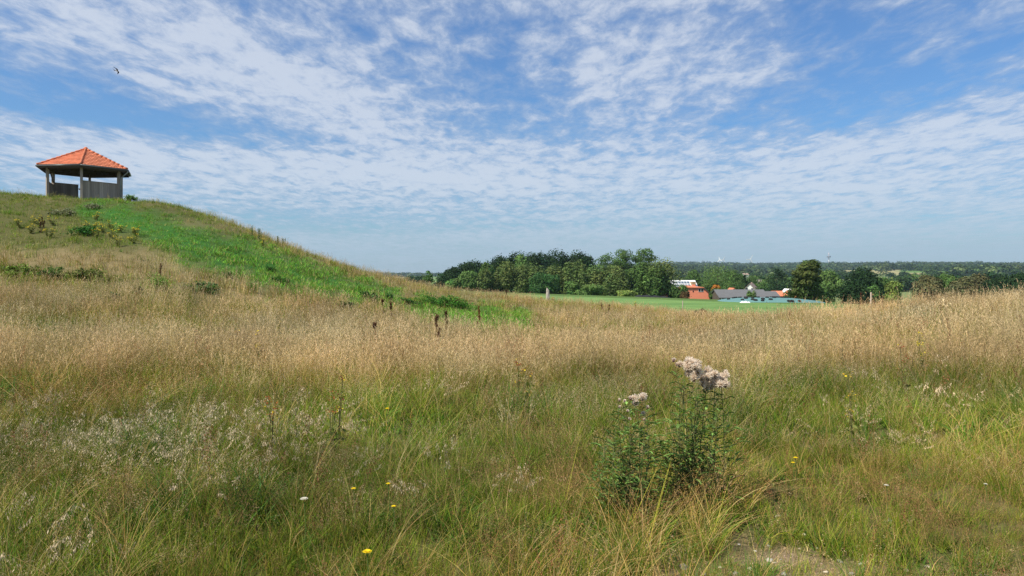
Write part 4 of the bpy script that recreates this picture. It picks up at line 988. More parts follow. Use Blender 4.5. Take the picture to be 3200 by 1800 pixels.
def silage():
    D = 132.; cx = (2408-1600)/F*D; zb = zg1(cx, D); Wd, Dp, Hh = 19.0, 13., EYE+(HZ-929)/F*D-zb
    def hgt(u, v):      # u, v in -1..1
        r = (np.abs(u)**2.3+np.abs(v)**2.6); return Hh*np.clip(1-r, 0, 1)**.55*(1+.05*np.sin(u*9+v*4)+.04*np.sin(v*11-u*5))*(1-.03*u)
    n = 90; u, v = np.meshgrid(np.linspace(-1, 1, n), np.linspace(-1, 1, 60)); x = u*Wd/2; y = v*Dp/2; z = hgt(u, v)+.05*vn.fbm(x*1.5+3, y*1.5+3, 3)
    g0 = zg(x+cx, y+D)-zb; z = z+g0*.9-.1
    i = np.arange(59)[:, None]; k = np.arange(n-1)[None]; f = np.stack([i*n+k, i*n+k+1, (i+1)*n+k+1, (i+1)*n+k], -1).reshape(-1, 4)
    root = mesh_obj('silage_heap', np.stack([x, y, z], -1).reshape(-1, 3), f, np.ones((n*60, 3)), M['tarp'], None, True); root.location = (cx, D, zb)
    tag(root, 'long silage heap covered by a teal plastic sheet at the end of the pasture', 'silage heap')
    # tyres
    def torus(R_, r_, N1=22, N2=9):
        a = np.linspace(0, 2*PI, N1, endpoint=False)[:, None]; b_ = np.linspace(0, 2*PI, N2, endpoint=False)[None]
        v = np.stack([(R_+r_*np.cos(b_))*np.cos(a), (R_+r_*np.cos(b_))*np.sin(a), r_*1.05*np.sin(b_)+0*a], -1).reshape(-1, 3)
        i = np.arange(N1)[:, None]; k = np.arange(N2)[None]; f = np.stack([i*N2+k, ((i+1) % N1)*N2+k, ((i+1) % N1)*N2+(k+1) % N2, i*N2+(k+1) % N2], -1).reshape(-1, 4); return v, f
    v, f = torus(.27, .12); ty = mesh_obj('tyre', v, f, np.ones((len(v), 3)), M['rubber'], None, True)
    spots = [(2277, 936), (2299, 931), (2312, 929), (2330, 926.5), (2331, 933.5), (2352, 931.5), (2352, 937), (2361, 939), (2369, 927.5), (2384, 935), (2383, 940.5), (2397, 930.5), (2408, 936.5),
             (2418, 925.5), (2419, 931), (2427, 927), (2440, 925.5), (2450, 927.5), (2460, 928.5), (2341, 925.5), (2292, 932), (2465, 942), (2475, 942), (2498, 942), (2424, 926), (2320, 937.5)]
    ang = np.linspace(0, 1, 400)
    for i, (px, py) in enumerate(spots):
        Dd = np.linspace(D-Dp/2+.2, D+1.5, 300); xx = (px-1600)/F*Dd; zz = EYE+(HZ-py)/F*Dd
        uu = (xx-cx)/(Wd/2); vv = (Dd-D)/(Dp/2); hz = hgt(uu, vv)+.02+(zg(xx, Dd)-zb)*.9-.1+zb
        k = int(np.argmax(hz > zz)) if (hz > zz).any() else int(np.argmin(np.abs(hz-zz)))
        o = ty if i == 0 else ty.copy()
        if i: COL.objects.link(o)
        e = 1e-2; gx = (hgt(uu[k]+e, vv[k])-hgt(uu[k]-e, vv[k]))/(e*Wd); gy = (hgt(uu[k], vv[k]+e)-hgt(uu[k], vv[k]-e))/(e*Dp)
        nvec = mathutils.Vector((-gx, -gy, 1)).normalized(); o.rotation_euler = nvec.to_track_quat('Z', 'Y').to_euler()
        o.location = mathutils.Vector((xx[k], Dd[k], hz[k]))+nvec*.10
        s = .78+.22*((i*7) % 5)/5; o.scale = (s, s, 1)
        row = 'upper' if py < 930 else 'middle' if py < 936 else 'lower'; same = sorted(q[0] for q in spots if ('upper' if q[1] < 930 else 'middle' if q[1] < 936 else 'lower') == row)
        nth = ['first', 'second', 'third', 'fourth', 'fifth', 'sixth', 'seventh', 'eighth', 'ninth', 'tenth', 'eleventh', 'twelfth'][min(same.index(px), 11)]
        tag(o, f'black tyre lying on the teal silage sheet, {nth} from the left in the {row} row', 'tyre', 'tyres weighing down the teal silage sheet')
    # white bags at its foot
    mb = MB(); g = np.random.default_rng(4)
    x0, y0 = (2328-1600)/F*123.5, 123.5
    n1, n2 = 26, 10; a = np.linspace(-1, 1, n1)[:, None]; b_ = np.linspace(-1, 1, n2)[None]
    xs = a*.85+0*b_; ys = .35*b_+0*a; zs = .26*np.clip(1-a**2, 0, 1)**.4*np.clip(1-b_**2, 0, 1)**.5*(1+.25*np.sin(a*9))+.02
    v = np.stack([xs, ys, zs+.35], -1).reshape(-1, 3); i = np.arange(n1-1)[:, None]; k = np.arange(n2-1)[None]; f = np.stack([i*n2+k, (i+1)*n2+k, (i+1)*n2+k+1, i*n2+k+1], -1).reshape(-1, 4)
    v[:, 2] -= .35
    o = mesh_obj('plastic_sheet', v, f, np.ones((len(v), 3)), M['white'], None, True); o.location = (x0, y0, zg1(x0, y0)+.03); tag(o, 'crumpled white plastic sheet lying at the foot of the teal heap', 'plastic sheet')
    # low black heap further left
    x0, D2 = (2042-1600)/F*172, 172.; n1, n2 = 60, 12; a = np.linspace(-1, 1, n1)[:, None]; b_ = np.linspace(-1, 1, n2)[None]
    xs = a*4.6+0*b_; ys = 2.2*b_+0*a; zs = np.clip(1-a**4, 0, 1)**.5*np.clip(1-b_**2, 0, 1)**.5*(.75+.08*np.sin(a*14)); zb2 = zg1(x0, D2)
    v = np.stack([xs, ys, zs+zg(xs+x0, ys+D2)-zb2-.05], -1).reshape(-1, 3); i = np.arange(n1-1)[:, None]; k = np.arange(n2-1)[None]; f = np.stack([i*n2+k, (i+1)*n2+k, (i+1)*n2+k+1, i*n2+k+1], -1).reshape(-1, 4)
    o = mesh_obj('black_heap', v, f, np.ones((len(v), 3)), M['rubber'], None, True); o.location = (x0, D2, zb2); tag(o, 'low long heap under black sheeting left of the orange house', 'silage heap')
silage()

# ------------------------------------------------------------------ wind turbines and transmission tower on the skyline
def turbine(px, hub_py, Rb, blades_deg, yaw, D, label):
    x, y, z = P(px, hub_py, D); zb = zg1(x, y); H = z-zb
    root = empty('wind_turbine', (x, y, zb), label, 'wind turbine', 'wind turbines on the horizon', R(yaw))
    mb = MB(); mb.tube([(0, 3, -5), (0, 3, H*.5), (0, 3, H)], [2.6, 2.1, 1.5], 14, (1.5, 1.6, 1.7)); mb.build('tower', M['metal'], root, True)
    mb = MB(); mb.tube([(0, -1.5, H), (0, 0, H+.1), (0, 6, H+.2), (0, 8, H+.2)], [1.3, 2.0, 2.0, 1.2], 12); mb.build('nacelle', M['white'], root, True)
    mb = MB(); mb.tube([(0, -4, H), (0, -3.2, H), (0, -1.6, H)], [.3, 1.3, 1.7], 12); hub = mb.build('hub', M['white'], root, True)
    for a in blades_deg:
        ar = R(a); d = np.array((math.sin(ar), 0, math.cos(ar))); t = np.cross(d, (0, 1, 0)); mb = MB(); vs = []
        for s, ch, th in ((.02, 1.2, 1.2), (.12, 2.6, .9), (.22, 3.0, .7), (.5, 2.4, .5), (.8, 1.8, .35), (1, .8, .15)):
            c_ = np.array((0, -2.4, H))+d*s*Rb
            vs += [c_+t*ch*1.1, c_+np.array((0, -th, 0)), c_-t*ch*.7, c_+np.array((0, th, 0))]
        f = [(i*4+k, i*4+(k+1) % 4, (i+1)*4+(k+1) % 4, (i+1)*4+k) for i in range(5) for k in range(4)]+[(3, 2, 1, 0), (20, 21, 22, 23)]
        mb.add(vs, f); mb.build('blade', M['white'], root)
turbine(2345, 810.5, 29, (30, 270, 153), 8, 3900., 'wind turbine standing alone, the rightmost and largest on the skyline')
turbine(2261, 811, 19, (20, 275, 155), 10, 4150., 'smaller wind turbine right of its twin above the rounded farm tree')
turbine(2249, 812.5, 19, (-10, 110, 235), -40, 4200., 'smallest wind turbine at the left of the distant pair')
def tv_tower():
    D = 3800.; x, y, z = P(2590, 826, D); zb = zg1(x, y); s = D/F; zt = lambda py: EYE+(HZ-py)*s-zb
    root = empty('radio_tower', (x, y, zb), 'tall white transmission tower with a dark round platform on the horizon', 'tower')
    mb = MB(); mb.tube([(0, 0, -5), (0, 0, zt(815)), (0, 0, zt(803))], [2.6, 2.1, 1.8], 16); mb.build('shaft', M['white'], root, True)
    mb = MB(); mb.tube([(0, 0, zt(804.5)), (0, 0, zt(803.8)), (0, 0, zt(800.8))], [8, 10.5, 10.5], 24); mb.build('platform', M['metal'], root)
    for py, r in ((808, 4.5), (811, 4.0)):
        mb = MB(); mb.tube([(0, 0, zt(py)), (0, 0, zt(py)+1.4)], r, 18, (1.5, 1.2, 1.2)); mb.build('antenna_ring', M['metal'], root)
    mb = MB(); mb.tube([(0, 0, zt(800.8)), (0, 0, zt(794)), (0, 0, zt(788))], [1.6, 1.0, .35], 10, (1.6, 1.1, 1.1)); mb.build('mast', M['white'], root, True)
    mb = MB(); mb.tube([(0, 0, zt(797)), (0, 0, zt(797)+1.2)], 3.2, 14); mb.build('antenna_ring', M['metal'], root)
tv_tower()

# ------------------------------------------------------------------ posts and stone
def stone_post():
    x, y, z = ground_hit(1712, 927, .1, 20, 80); y = 65.5; x = (1712-1600)/F*y; z = zg1(x, y)
    H = EYE+(HZ-901)/F*y-z; n = 10; g = np.random.default_rng(2); vs = []; rings = 9
    for i in range(rings):
        t = i/(rings-1); w_ = .18*(1-.30*t**2)*(1 if i < rings-1 else .5); lean = .02*t
        for k in range(n): a = 2*PI*k/n; q = w_*(1+g.normal(0, .07)); vs.append((lean+q*math.cos(a)*1.0+(-.06*t**3), q*math.sin(a)*.6, -.2+(H+.2)*t+(0 if i < rings-1 else -.04*math.cos(a)*2)))
    f = [(i*n+k, i*n+(k+1) % n, (i+1)*n+(k+1) % n, (i+1)*n+k) for i in range(rings-1) for k in range(n)]+[tuple((rings-1)*n+k for k in range(n))]
    mb = MB(); mb.add(vs, f); o = mb.build('stone_post', M['stone']); o.location = (x, y, z); tag(o, 'weathered grey standing stone on the straw slope in front of the wood', 'standing stone')
stone_post()
def fence_post(px, py0, py1, D, label, c=(1, 1, 1), lean=(.02, 0)):
    x, y, z = P(px, py1, D); z0 = zg1(x, y); H = EYE+(HZ-py0)/F*D-z0; mb = MB()
    mb.tube([(0, 0, -.3), (lean[0]*.5, 0, H*.5), (lean[0], lean[1], H-.03), (lean[0], lean[1], H)], [.06, .055, .05, .03], 9, c)
    o = mb.build('fence_post', M['oldwood'], None, True); o.location = (x, y, z0); tag(o, label, 'fence post', 'wooden posts around the pasture')
fence_post(2133, 940, 968, 76., 'grey wooden post in the near edge of the pasture below the orange house')
fence_post(2721, 913, 925, 52., 'pale thin post behind the right ridge by the dark bush', (1.3, 1.25, 1.2))

# ------------------------------------------------------------------ swallow
def swallow():
    D = 26.; x, y, z = P(366, 222, D); g = []
    # one closed lofted body: sections along its length (local x forward)
    secs = [(-.075, .004, .003), (-.05, .011, .010), (-.02, .018, .017), (.01, .020, .019), (.035, .015, .015), (.05, .013, .013), (.062, .010, .010), (.070, .003, .003), (.078, .001, .001)]
    n = 10; vs = []; cs = []
    for sx, ry, rz in secs:
        for k in range(n):
            a = 2*PI*k/n; vs.append((sx, ry*math.cos(a), rz*math.sin(a))); cs.append((.03, .035, .07) if math.sin(a) > -.25 or sx > .045 else (.6, .55, .5))
    f = [(i*n+k, i*n+(k+1) % n, (i+1)*n+(k+1) % n, (i+1)*n+k) for i in range(len(secs)-1) for k in range(n)]+[tuple(range(n))[::-1]]
    def plate(out, th=.0025, c=(.02, .022, .04)):
        b0 = len(vs); m = len(out)
        for q in out: vs.append(tuple(np.array(q)+(0, 0, th))); cs.append(c)
        for q in out: vs.append(tuple(np.array(q)-(0, 0, th))); cs.append(c)
        f.append(tuple(b0+i for i in range(m))); f.append(tuple(b0+m+i for i in range(m))[::-1]); f.extend([(b0+i, b0+m+i, b0+m+(i+1) % m, b0+(i+1) % m) for i in range(m)])
    for s in (-1, 1):
        plate([(.035, s*.010, .008), (.040, s*.05, .022), (.022, s*.085, .022), (-.055, s*.145, .0), (-.075, s*.155, -.008), (-.035, s*.10, .008), (-.018, s*.05, .014), (-.02, s*.012, .006)])
        plate([(-.06, 0, 0), (-.06, s*.012, 0), (-.10, s*.022, 0), (-.165, s*.034, 0), (-.11, s*.010, 0), (-.085, 0, 0)])
    mb = MB(); mb.add(vs, f, cs); o = mb.build('bird', M['herb'], None, False); o.location = (x, y, z)
    o.rotation_euler = mathutils.Euler((R(-38), R(20), R(-12)), 'XYZ'); o.scale = (1.1, 1.1, 1.1)
    tag(o, 'swallow with swept back wings flying in the sky above the shelter', 'bird')
swallow()

# ------------------------------------------------------------------ herbs and shrubs in the meadow
def place_top(px, py, h, d0=6, d1=75):
    return ground_hit(px, py, h, d0, d1)
def dock(px, py, h, label, rust=(.16, .055, .03), seed=0, n=1, d0=6):
    x, y, z = place_top(px, py, h, d0); g = np.random.default_rng(300+seed)
    root = empty('dock_plant', (x, y, z), label, 'dock plant', 'dried dock stalks standing in the meadow')
    st = MB(); sv = []; k = 1.1 if y < 14 else 1.35
    for s in range(n):
        a = g.normal(0, .10); b_ = g.normal(0, .06); o_ = g.normal(0, .05)*(n > 1); hh = h*(1 if s == 0 else g.uniform(.75, .95))
        base = np.array((o_, g.normal(0, .05)*(n > 1), 0)); top = base+np.array((a*hh, b_*hh, hh)); stem = np.array([base+(top-base)*t+np.array((.02*math.sin(t*3), 0, 0)) for t in np.linspace(0, 1, 8)])
        st.tube(stem, np.linspace(.008, .003, 8)*k, 5, rust)
        heads = [stem[3:]]
        for q in range(7):
            i = g.integers(3, 7); p0 = stem[i]; dr = np.array((g.normal(0, 1), g.normal(0, 1), 0)); dr = nrm(dr)*g.uniform(.05, .11)*h; tip = p0+dr+np.array((0, 0, g.uniform(.10, .20)*h)); tip = p0+(tip-p0)*np.array((.6, .6, 1.1)); tip[2] = min(tip[2], hh*.97)
            br = np.array([p0+(tip-p0)*t for t in np.linspace(0, 1, 5)]); st.tube(br, .003*k, 4, rust); heads.append(br)
        for hd in heads: sv.append(flakes(hd[None], 70, .08, 1.0, .013*k, .018*k, .006*k, .2, rust, g, .3))
    st.build('stem', M['herb'], root)
    v, f, c = merge(sv); mesh_obj('seed_heads', v, f, c, M['herb'], root)
    # withered leaves at the foot
    b_ = blades(14, .15, .35, .03, .05, .5, .5, [(.20, .12, .05), (.10, .13, .04)], 4, g); mesh_obj('leaves', b_[0], b_[1], b_[2], M['herb'], root)
DK = [(1198, 933, 1.0, 'dark brown dock stalk, left one of the close pair below the bramble end'), (1219, 943, .95, 'dark brown dock stalk leaning right, partner in the pair left of the big bramble'),
      (1363, 980, 1.0, 'dark dock stalk below the big bramble, left of a leaning one'), (1398, 969, 1.0, 'dark leaning dock stalk just below the right end of the big bramble'),
      (1503, 953, 1.1, 'tall rust coloured dock stalk right of the big bramble'), (1486, 975, .85, 'thin reddish dock stalk beside the tall rust one'),
      (1180, 1010, .8, 'small dark dock stalk standing alone below the left pair'), (1880, 938, 1.1, 'tall brown dock stalk against the green pasture edge'),
      (1899, 951, .95, 'thinner brown dock stalk right beside the tall one at the pasture edge'), (1585, 903, .9, 'lone dark dock on the straw brow left of the standing stone'),
      (2687, 912, .95, 'dark red dock stalk poking above the right ridge'), (497, 822, 1.0, 'pale brown dock stalk behind the bright green broom on the left'),
      (127, 678, .9, 'dark brown bushy dock among the yellow flowers on the hill')]
for i, (px, py, h, lb) in enumerate(DK):
    dock(px, py, h, lb, rust=(.11, .045, .03) if 'dark' in lb else (.20, .07, .035) if 'r' in lb[:6] else (.16, .09, .05), seed=i, n=3 if 'bushy' in lb else 1, d0=14)

def ragwort(px, py, h, label, flower=(.62, .47, .04), seed=0, d0=7, spread=.16, rust=None):
    x, y, z = place_top(px, py, h, d0); g = np.random.default_rng(500+seed)
    root = empty('ragwort', (x, y, z), label, 'wildflower', 'yellow flowering ragwort plants'); st = MB(); lf = []; fl = []; k = 1+.9*min(1, max(0, (y-10)/30))
    for s in range(5 if y > 14 else 3):
        a = g.uniform(0, 6.28); hh = h*g.uniform(.5, 1.0); tip = np.array((math.cos(a)*spread*g.uniform(.2, 1), math.sin(a)*spread*g.uniform(.2, 1), hh)); b0 = np.array((0, 0, 0.))
        pts = [b0+(tip-b0)*t+np.array((0, 0, 0)) for t in np.linspace(0, 1, 5)]; st.tube(pts, .006*k if y > 14 else .003, 5, (.16, .15, .06))
        n = 12 if y > 14 else 6; t = g.uniform(.15, .88, n); p = b0+(tip-b0)*t[:, None]; d = nrm(g.normal(size=(n, 3))*np.array((1, 1, .3))); p = p+d*.035*k
        tc = np.array((.16, .18, .05))*np.exp(g.normal(0, .25, (n, 1))); lf.append(leaf_quads(p, nrm(g.normal(size=(n, 3))+(0, 0, 1)), .04*k, g, tc, .35))
        n = 14; a2 = g.uniform(0, 6.28, n); rr = (.045 if y < 14 else .065)*np.sqrt(g.random(n))*k**.5; p = tip+np.stack([rr*np.cos(a2), rr*np.sin(a2), g.normal(0, .02, n)], -1)
        fc = np.asarray(flower)*np.exp(g.normal(0, .15, (n, 1)))
        if rust is not None: m = g.random(n) < .82; fc[m] = rust
        hv, hf, hc = (leaf_quads(p, nrm(g.normal(0, .4, (n, 3))+(0, -.3, 1)), (.010 if y < 14 else .010)*k**1.2, g, fc, .9)); mesh_obj('flower_head', hv, hf, hc, M['herb'], root)
    st.build('stem', M['herb'], root); v, f, c = merge(lf); mesh_obj('leaves', v, f, c, M['herb'], root)
HILLR = [(62, 684, 'leftmost'), (97, 699, 'second from the left, lower'), (110, 671, 'small high'), (168, 677, ''), (154, 712, ''), (121, 684, ''), (300, 662, ''), (268, 690, ''), (286, 692, ''), (320, 698, ''), (346, 688, ''), (375, 698, ''), (302, 716, ''), (420, 703, ''), (425, 709, ''), (418, 730, ''), (350, 716, ''), (368, 738, '')]
HL = ['yellow ragwort nearest the left edge on the hill flank', 'lower yellow ragwort just right of the leftmost one on the hill', 'small high yellow ragwort left of the dark brown dock',
      'yellow ragwort right of the dark brown dock on the hill', 'sparse yellow ragwort below and right of the dark brown dock', 'yellow ragwort touching the dark brown dock', 'highest yellow ragwort on the hill, below the shelter',
      'yellow ragwort above the dark green shrub on the hill, left one', 'yellow ragwort above the dark green shrub on the hill, right one', 'yellow ragwort right of the dark green shrub on the hill', 'small yellow ragwort in the middle of the right group on the hill',
      'yellow ragwort in the right group on the hill, before the last pair', 'yellow ragwort beside the right foot of the dark green shrub', 'left plant of the last yellow pair before the green band', 'right plant of the last yellow pair before the green band',
      'faint yellow ragwort below the last pair on the hill', 'faint yellow ragwort right below the dark green shrub', 'lowest yellow ragwort of the hill flank']
for i, ((px, py, _), lb) in enumerate(zip(HILLR, HL)): ragwort(px, py, .55, lb, seed=i, d0=24, spread=.34)
MR = [(820, 743, .7, 'yellow ragwort on the straw slope near the hill skyline', None), (1690, 912, .5, 'yellow flowers left of the standing stone', None), (1727, 914, .45, 'yellow flowers right of the standing stone', None),
      (1985, 940, .7, 'yellow green ragwort at the near edge of the pasture', None), (805, 1030, .75, 'half faded yellow ragwort in the straw left of the centre', None), (735, 1027, .7, 'rusty faded ragwort left of the centre meadow', (.22, .09, .03)),
      (1618, 1087, .8, 'rusty seeding ragwort in the middle of the meadow', (.20, .075, .03)), (1640, 1128, .75, 'small ragwort with few yellow flowers below the rusty middle one', (.30, .16, .04)),
      (1032, 1197, .75, 'rusty and yellow ragwort above the pale seed heads', (.24, .09, .03)), (1055, 1205, .75, 'darker rusty ragwort beside the rusty and yellow one', (.17, .06, .03)), (848, 1278, .6, 'orange brown faded ragwort among the pale seed heads', (.26, .08, .03)),
      (2635, 1040, .8, 'rusty ragwort on the right ridge, left of the red one', (.24, .12, .03)), (2825, 1047, .85, 'dark red seeding ragwort on the right ridge', (.20, .06, .03)), (2868, 1040, .8, 'bright yellow ragwort on the right ridge', None),
      (2840, 1085, .6, 'brownish ragwort just below the dark red one on the ridge', (.20, .12, .03)), (2665, 1163, .75, 'yellow ragwort below the right ridge in green grass', (.45, .28, .04)), (1708, 1046, .75, 'thin brown ragwort in the straw of the middle meadow', (.18, .08, .03)), (1815, 1010, .7, 'small brown ragwort further back in the middle meadow', (.18, .08, .03))]
for i, (px, py, h, lb, ru) in enumerate(MR): ragwort(px, py, h, lb, seed=40+i, d0=6, spread=.07, rust=ru)

def bramble(px, py, wpx, hgt, label, col_=(.055, .12, .025), seed=0, name='bramble_bush', cat='bush', d0=12, leaf=.055, dens=1.0, asp=.7, flat=.8):
    """low shrub: arching canes with many leaves over an uneven mound"""
    col = np.array(col_)*1.45; x, y, z = place_top(px, py, hgt*.9, d0); g = np.random.default_rng(700+seed); W_ = wpx/F*y
    root = empty(name, (x, y, z), label, cat, 'low shrubs in the meadow'); mb = MB(); parts = []
    nc = max(14, int(26*W_*dens))
    for i in range(min(nc, 90)):
        b0 = np.array((g.uniform(-.42, .42)*W_, g.uniform(-.42, .42)*W_*flat, 0)); a = g.uniform(0, 6.28); L_ = g.uniform(.3, .7)*min(W_*.5, 1.1)
        hh = hgt*g.uniform(.5, 1.1)*(1-.55*(abs(b0[0])/(W_*.5))**2)
        tp = b0+np.array((math.cos(a)*L_*.6, math.sin(a)*L_*.6, hh)); en = b0+np.array((math.cos(a)*L_*1.1, math.sin(a)*L_*1.1, hh*.7))
        ts = np.linspace(0, 1, 7)[:, None]; cane = b0*(1-ts)**2+2*(2*tp-.5*b0-.5*en)*.5*ts*(1-ts)*1.0+en*ts**2; cane[:, 2] = np.maximum(cane[:, 2], 0)
        mb.tube(cane, .005, 4, (.10, .05, .03)); n = int(34); t = g.uniform(.15, 1, n)*6; k = np.minimum(t.astype(int), 5); u = (t-k)[:, None]
        p = cane[k]*(1-u)+cane[k+1]*u+g.normal(0, .045, (n, 3)); p[:, 2] = np.maximum(p[:, 2], .02)+ (zg(p[:, 0]+x, p[:, 1]+y)-z)
        c = np.asarray(col)*np.exp(g.normal(0, .12))*np.exp(g.normal(0, .22, (n, 1))); parts.append(leaf_quads(p, nrm(g.normal(0, .55, (n, 3))+(0, -.1, 1)), leaf, g, c, asp))
    mb.build('canes', M['herb'], root); v, f, c = merge(parts); mesh_obj('leaves', v, f, c, M['herb'], root); return root
bramble(1392, 920, 170, .95, 'big dark green bramble thicket at the lower end of the green band', (.045, .12, .02), 1, dens=1.2)
bramble(1285, 932, 60, .5, 'thinner bramble running left from the big thicket', (.06, .12, .03), 2)
bramble(1155, 900, 54, .9, 'upright dark green shrub left of the big bramble', (.05, .11, .03), 3, name='shrub')
bramble(1215, 910, 26, .7, 'little dark shrub between the upright shrub and the bramble', (.05, .10, .03), 4, name='shrub')
bramble(1080, 935, 50, .5, 'sprawling dull green shrub left of the upright one', (.055, .09, .03), 5, name='shrub')
bramble(642, 880, 115, .55, 'wide low green shrub in the straw at the hill foot', (.055, .10, .035), 6, dens=.8)
bramble(500, 845, 74, .95, 'bright green fan shaped broom bush at the hill foot', (.13, .24, .045), 7, name='broom_bush', leaf=.035, asp=.25, dens=2)
bramble(785, 872, 40, .7, 'smaller bright green broom bush right of the first', (.10, .19, .04), 8, name='broom_bush', leaf=.035, asp=.25, dens=2)
bramble(155, 832, 74, .6, 'olive green bramble mound at the left hill foot', (.07, .11, .03), 9)
bramble(280, 836, 96, .6, 'reddish green bramble mound right of the olive one', (.085, .11, .03), 10)
bramble(60, 829, 110, .5, 'yellowish green bramble strip at the left edge', (.10, .15, .03), 11)
bramble(425, 892, 46, .5, 'small dark sprig shrub below the broom bush', (.05, .085, .04), 12, name='shrub')
bramble(362, 908, 22, .5, 'tiny dark sprig left of the small dark shrub', (.05, .085, .04), 13, name='shrub')
bramble(262, 700, 86, .7, 'dark green shrub among the yellow flowers on the hill', (.04, .12, .025), 14, d0=24)
bramble(195, 655, 70, .3, 'grey green shrub on the upper hill left of the shelter view', (.13, .14, .08), 15, name='shrub', d0=24)
bramble(290, 640, 50, .3, 'grey green shrub just below the shelter', (.13, .14, .08), 16, name='shrub', d0=24)
bramble(850, 835, 34, .35, 'small dark leafy patch in the green band', (.04, .10, .02), 17, name='shrub')
bramble(715, 850, 26, .35, 'tiny dark leafy patch left in the green band', (.04, .10, .02), 18, name='shrub')
bramble(412, 605, 40, .55, 'green shrub on the skyline right of the shelter', (.10, .17, .06), 19, name='shrub', d0=40)
bramble(880, 868, 60, .35, 'leafy dark patch at the bottom edge of the green band', (.045, .11, .02), 20, name='shrub')
bramble(2195, 944, 24, 1.0, 'dark weed clump with brown tops in the near pasture', (.05, .07, .03), 21, name='weed_clump', cat='weed', d0=60, dens=3)
bramble(2177, 950, 12, .8, 'thin dark weed beside the larger clump in the pasture', (.05, .08, .035), 22, name='weed_clump', cat='weed', d0=60, dens=3)
bramble(2932, 903, 70, .55, 'pale dried plant heap on the right ridge', (.55, .45, .30), 23, name='dried_plant', cat='plant', d0=14, leaf=.04)
def spires(px, py, n, w_, h, label, col=(.09, .17, .06), seed=0):
    x, y, z = place_top(px, py, h, 30); g = np.random.default_rng(900+seed); root = empty('goldenrod', (x, y, z), label, 'wild plant', 'tall leafy spikes on the hill skyline'); mb = MB(); parts = []
    for i in range(n):
        bx = g.uniform(-.5, .5)*w_/F*y; hh = h*g.uniform(.6, 1.0); z0 = zg1(x+bx, y)-z
        tp = (bx+g.normal(0, .05), 0, z0+hh); mb.tube([(bx, 0, z0-.05), tp], .008, 5, (.08, .10, .04))
        m = 120; t = g.uniform(.1, 1, m); p = np.array((bx, 0, z0))+(np.array(tp)-np.array((bx, 0, z0)))*t[:, None]+g.normal(0, .022, (m, 3))
        parts.append(leaf_quads(p, nrm(g.normal(size=(m, 3))), .035, g, np.asarray(col)*np.exp(g.normal(0, .2, (m, 1))), .3))
    mb.build('stems', M['herb'], root); v, f, c = merge(parts); mesh_obj('leaves', v, f, c, M['herb'], root)
spires(800, 708, 6, 34, 1.0, 'group of dark leafy spikes on the slope below the skyline bend', seed=1)
spires(870, 737, 3, 10, .75, 'left cluster of green spikes against the sky on the slope', seed=2)
spires(887, 742, 3, 10, .65, 'right cluster of green spikes against the sky on the slope', seed=3)

